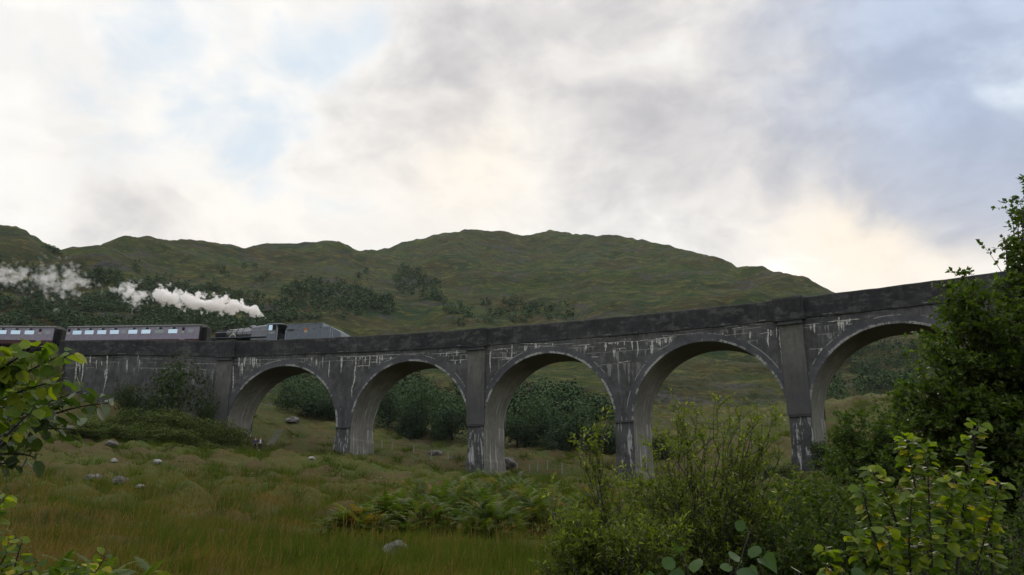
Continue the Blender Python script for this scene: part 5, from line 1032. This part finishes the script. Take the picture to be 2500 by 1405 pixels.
# ------------------------------------------------------------------ rocks
M_ROCK, t, o = mat('lichen_grey_rock'); tp = t.add('ShaderNodeTexCoord').outputs['Object']
rc = t.mix(t.ss(t.noise(tp, 2.2, 6, 0.65), .4, .62), (0.075, 0.071, 0.068), (0.17, 0.16, 0.15)); rc = t.mix(t.m('MULTIPLY', t.ss(t.noise(tp, 5, 5, 0.7), .55, .65), .6), rc, (0.075, 0.075, 0.05))
principled(t, o, rc, .9, spec=.2, normal=t.add('ShaderNodeBump', {'Height': t.noise(tp, 6, 6, .7), 'Strength': .7, 'Distance': .06}).outputs[0])
M_PALE, t, o = mat('pale_quartz_rock'); tp = t.add('ShaderNodeTexCoord').outputs['Object']
principled(t, o, t.mix(t.noise(tp, 4, 5, .7), (0.16, 0.155, 0.145), (0.34, 0.33, 0.31)), .85, spec=.2)
from mathutils import noise as mn
def rock(u, v, d, wpx, hpx, label, m=M_ROCK, seed=0, depth=.8, name='boulder', sink=.45):
    p = at(u, v, d) if d else hit(u, v); d = p[1]; W_ = wpx*d/F*1.04; H_ = hpx*d/F*1.04
    bm = bmesh.new(); bmesh.ops.create_icosphere(bm, subdivisions=4, radius=1.0)
    for vv in bm.verts:
        q = vv.co.normalized(); f = 1+.28*mn.noise(q*1.3+Vector((seed*7.1, 0, 0)))+.14*mn.noise(q*3+Vector((seed*3.3, 4, 0)))+.05*mn.noise(q*8+Vector((0, seed, 0)))
        vv.co = q*f; vv.co.z = max(vv.co.z, -.5); vv.co = Vector((vv.co.x*W_/2, vv.co.y*W_/2*depth, vv.co.z*H_*.75))
    me = bpy.data.meshes.new(name); bm.to_mesh(me); bm.free(); o = link(name, me, m, None, True); o.location = (p[0], p[1], float(gz(p[0], p[1])[0])+H_*(.5-sink)); o.rotation_euler = (0, 0, seed*1.3)
    return tag(o, label, 'rock')
rock(968, 1348, None, 72, 26, 'grey boulder in the grass in front of the bracken', seed=1)
rock(343, 1190, None, 24, 8, 'bright white stone in the left part of the grass', M_PALE, 2)
rock(383, 1135, None, 18, 9, 'pale rounded stone standing in the grass under the abutment bank', M_PALE, 3)
rock(272, 1090, None, 36, 14, 'long flat grey stone at the foot of the gorse bank', M_ROCK, 4)
rock(228, 1172, None, 40, 17, 'dull grey-brown boulder left of the white stone', M_ROCK, 5)
rock(292, 1178, None, 40, 16, 'mossy boulder between the white stone and the dull grey-brown one', M_ROCK, 6)
rock(278, 1128, None, 16, 8, 'small pale stone in the grass above the mossy boulder', M_PALE, 7)
rock(1240, 1120, 97, 44, 22, 'rock outcrop touching the right side of the pilastered middle pier', M_ROCK, 8, sink=.4)
rock(1113, 1112, 100, 34, 15, 'grey outcrop beside the fence, left of the pilastered middle pier', M_ROCK, 9, sink=.4)
rock(1065, 1090, 106, 32, 11, 'low outcrop uphill from the fence in the second arch', M_ROCK, 10, sink=.4)
rock(1272, 1162, None, 14, 10, 'little round stone on the slope below the third arch', M_ROCK, 11)
rock(760, 1122, None, 18, 8, 'small stone near the foot of the second pier from the left', M_PALE, 12)
rock(715, 1030, 116, 36, 12, 'grey rock on the slope inside the first arch', M_ROCK, 13, sink=.5)

# ------------------------------------------------------------------ wire fence
M_POST, t, o = mat('bleached_fence_post'); principled(t, o, (0.30, 0.28, 0.25), .9)
fp_ = [(905, 1062, 108), (933, 1067, 107), (958, 1075, 106), (1010, 1085, 104), (1053, 1100, 102.5), (1094, 1112, 101), (1262, 1133, 94.5), (1292, 1138, 93.5), (1312, 1147, 92.5), (1336, 1142, 92), (1372, 1150, 91)]
q0 = at(fp_[0][0], 1100, fp_[0][2]); fen = empty('post_and_wire_fence', (q0[0], q0[1], float(gz(q0[0], q0[1])[0])), label='row of thin pale fence posts with wire on the slope behind the viaduct', cat='fence'); tops = []
for u, v, d in fp_:
    p = at(u, v, d); g = float(gz(p[0], p[1])[0]); l = Vector((p[0], p[1], g))-Vector(fen.location); h = 1.15
    MB().tube([l+Vector((0, 0, -.3)), l+Vector((.02, 0, h*.6)), l+Vector((.03, 0, h))], [.075, .07, .06], 7).build('post', M_POST, fen); tops.append(l)
for hz in (.45, .95): MB().tube([q+Vector((.03, 0, hz)) for q in tops], .008, 4).build('wire', M_DARK, fen)

# ------------------------------------------------------------------ steps and walkers under the first arch
M_STEP, t, o = mat('worn_step_timber'); principled(t, o, (0.26, 0.25, 0.23), .9)
s0 = at(657, 1104, 99.0); g0 = float(gz(s0[0], s0[1])[0]); stp = empty('hillside_steps', (s0[0], s0[1], g0), label='narrow flight of pale steps climbing the slope beside the walkers', cat='steps')
for i in range(11):
    yy = i*.30; g = float(gz(s0[0]+.02*i, s0[1]+yy)[0]); z = max(g-.3, g0+i*.21)-g0
    MB().box(.02*i-.42, .02*i+.42, yy-.03, yy+.20, z-.02, z+.08).build('step', M_STEP, stp, bevel=.012)
def cloth(name, col):
    m, t, o = mat(name); tp = t.add('ShaderNodeTexCoord').outputs['Object']; principled(t, o, t.mix(t.noise(tp, 9, 4, .6), col, tuple(q*.7 for q in col)), .85); return m
M_SKIN = cloth('skin', (0.50, 0.33, 0.25)); M_HAIR = cloth('dark_hair', (0.03, 0.022, 0.018)); M_NAVY = cloth('navy_jacket', (0.012, 0.013, 0.022)); M_WHITE = cloth('white_shirt', (0.70, 0.69, 0.72)); M_PURP = cloth('purple_jacket', (0.055, 0.045, 0.13)); M_TROU = cloth('dark_trousers', (0.018, 0.018, 0.024)); M_BAG = cloth('white_bag_fabric', (0.72, 0.74, 0.74))
def skin_mesh(name, chains, m, parent, root=0, sub=2):
    """chains: lists of (point, radius) that share vertices by equal coordinates"""
    vs = []; rd = []; es = []; key = {}
    for ch in chains:
        prev = None
        for p, r in ch:
            kx = tuple(round(q, 4) for q in p)
            if kx not in key: key[kx] = len(vs); vs.append(p); rd.append(r if isinstance(r, tuple) else (r, r))
            i = key[kx]
            if prev is not None: es.append((prev, i))
            prev = i
    me = bpy.data.meshes.new(name); me.from_pydata(vs, es, []); o = link(name, me, m, parent); sm_ = o.modifiers.new('skin', 'SKIN'); sm_.use_smooth_shade = True
    for i, sv in enumerate(me.skin_vertices[0].data): sv.radius = rd[i]; sv.use_root = (i == root)
    s_ = o.modifiers.new('sub', 'SUBSURF'); s_.levels = sub; s_.render_levels = sub; return o
def person(u, v, d, rot, label, top, shirt, elbows):
    p = at(u, v, d); root = empty('person', (p[0], p[1], float(gz(p[0], p[1])[0])), (0, 0, rot), label=label, cat='person'); ex = elbows
    pel, wst, chs, nck, hd_ = (0, 0, .92), (0, 0, 1.10), (0, -.01, 1.34), (0, 0, 1.50), (0, -.015, 1.64)
    body = [[(pel, (.14, .10)), (wst, (.13, .09)), (chs, (.16, .10)), (nck, .055), ((0, -.01, 1.57), .07), (hd_, (.078, .095)), ((0, -.01, 1.72), .06)]]
    hands = []
    for s in (-1, 1):
        sh, el, wr = (s*.19, 0, 1.42), (s*.33*ex, .0, 1.15), (s*.20*ex, -.16, 1.12) if ex > 1 else (s*.24, -.06, .88)
        body.append([(chs, (.16, .10)), (sh, .062), (el, .045), (wr, .034)])
        dv = (Vector(wr)-Vector(el)).normalized(); pm = Vector(wr)+dv*.07; body.append([(wr, .034), (tuple(pm), (.036, .018))])
        sdv = dv.cross(Vector((0, 0, 1))); sdv = sdv.normalized() if sdv.length > .1 else Vector((0, 1, 0))
        for k, (of, ln) in enumerate(((-.027, .062), (-.009, .072), (.009, .068), (.027, .052))):
            a = pm+sdv*of; body.append([(tuple(pm), (.036, .018)), (tuple(a+dv*.03), .0095), (tuple(a+dv*(.03+ln*.5)+Vector((0, 0, -.008))), .0085), (tuple(a+dv*(.03+ln)+Vector((0, 0, -.022))), .007)])
        body.append([(wr, .034), (tuple(Vector(wr)+dv*.035+sdv*.042), .011), (tuple(Vector(wr)+dv*.07+sdv*.055), .008)])
        hp, kn, an = (s*.09, 0, .88), (s*.10, -.02, .48), (s*.105, .01, .07)
        body.append([(pel, (.14, .10)), (hp, .09), (kn, .058), (an, .04), ((s*.115, -.14, .035), (.042, .03))])
    b = skin_mesh('body', body, M_SKIN, root)
    tr = [[(pel, (.155, .115)), ((0, 0, 1.02), (.145, .105))]]
    for s in (-1, 1): tr.append([(pel, (.155, .115)), ((s*.09, 0, .86), .105), ((s*.10, -.02, .48), .075), ((s*.105, .01, .10), .062)])
    skin_mesh('trousers', tr, M_TROU, root)
    jk = [[((0, 0, .96), (.16, .118)), (wst, (.152, .112)), (chs, (.182, .122)), ((0, 0, 1.485), (.08, .07))]]
    for s in (-1, 1): jk.append([(chs, (.182, .122)), ((s*.19, 0, 1.42), .08), ((s*.33*ex, 0, 1.15), .062), ((s*.215*ex, -.14, 1.122), .05) if ex > 1 else ((s*.245, -.055, .92), .05)])
    skin_mesh('jacket', jk, top, root)
    if shirt is not None:
        q = MB(); q.prism([(-.09, .98), (.09, .98), (.10, 1.38), (.05, 1.46), (-.05, 1.46), (-.10, 1.38)], -.165, -.10, 'y').build('shirt_front', shirt, root, bevel=.02)
    skin_mesh('hair', [[((0, .02, 1.66), (.086, .09)), ((0, .01, 1.715), (.08, .085)), ((0, .0, 1.75), .055)]], M_HAIR, root)
    for s in (-1, 1): MB().tube([(s*.03, -.10, 1.655), (s*.03, -.108, 1.655)], .011, 8).build('eye', M_DARK, root)
    MB().tube([(0, -.10, 1.645), (0, -.125, 1.615), (0, -.105, 1.605)], [.010, .015, .008], 6).build('nose', M_SKIN, root); MB().box(-.025, .025, -.104, -.094, 1.575, 1.583).build('mouth', M_PURP, root)
    return root
person(634, 1106, 96.0, .1, 'walker with elbows out, dark jacket open over a white shirt, under the first arch', M_NAVY, M_WHITE, 1.25)
person(621, 1104, 97.5, .5, 'walker in a purple jacket behind the one in the white shirt', M_PURP, None, 1.0)
pb = at(631, 1111, 93.5); bag = empty('bag', (pb[0], pb[1], float(gz(pb[0], pb[1])[0])), label='white bag in the grass in front of the walkers', cat='bag')
skin_mesh('bag_body', [[((0, 0, .06), (.22, .16)), ((.0, 0, .30), (.25, .18)), ((.0, 0, .52), (.17, .12)), ((-.02, 0, .66), (.08, .07))]], M_BAG, bag)
MB().tube([(-.06, 0, .64), (-.05, 0, .78), (.05, 0, .78), (.06, 0, .64)], .018, 6).build('strap', M_BAG, bag)

# ------------------------------------------------------------------ thin evening haze
hz = MB().box(-1460, 1460, -1460, 1460, -200, 330)
m, t, o = mat('evening_haze'); pv = t.add('ShaderNodeVolumePrincipled', {'Color': (0.90, 0.95, 1.0), 'Density': 0.00006, 'Anisotropy': 0.1}); t.l.new(pv.outputs[0], o.inputs['Volume'])
hz = hz.build('haze', m); hz['kind'] = 'stuff'; hz['label'] = 'thin pale evening haze veiling the far hillside'; hz['category'] = 'haze'
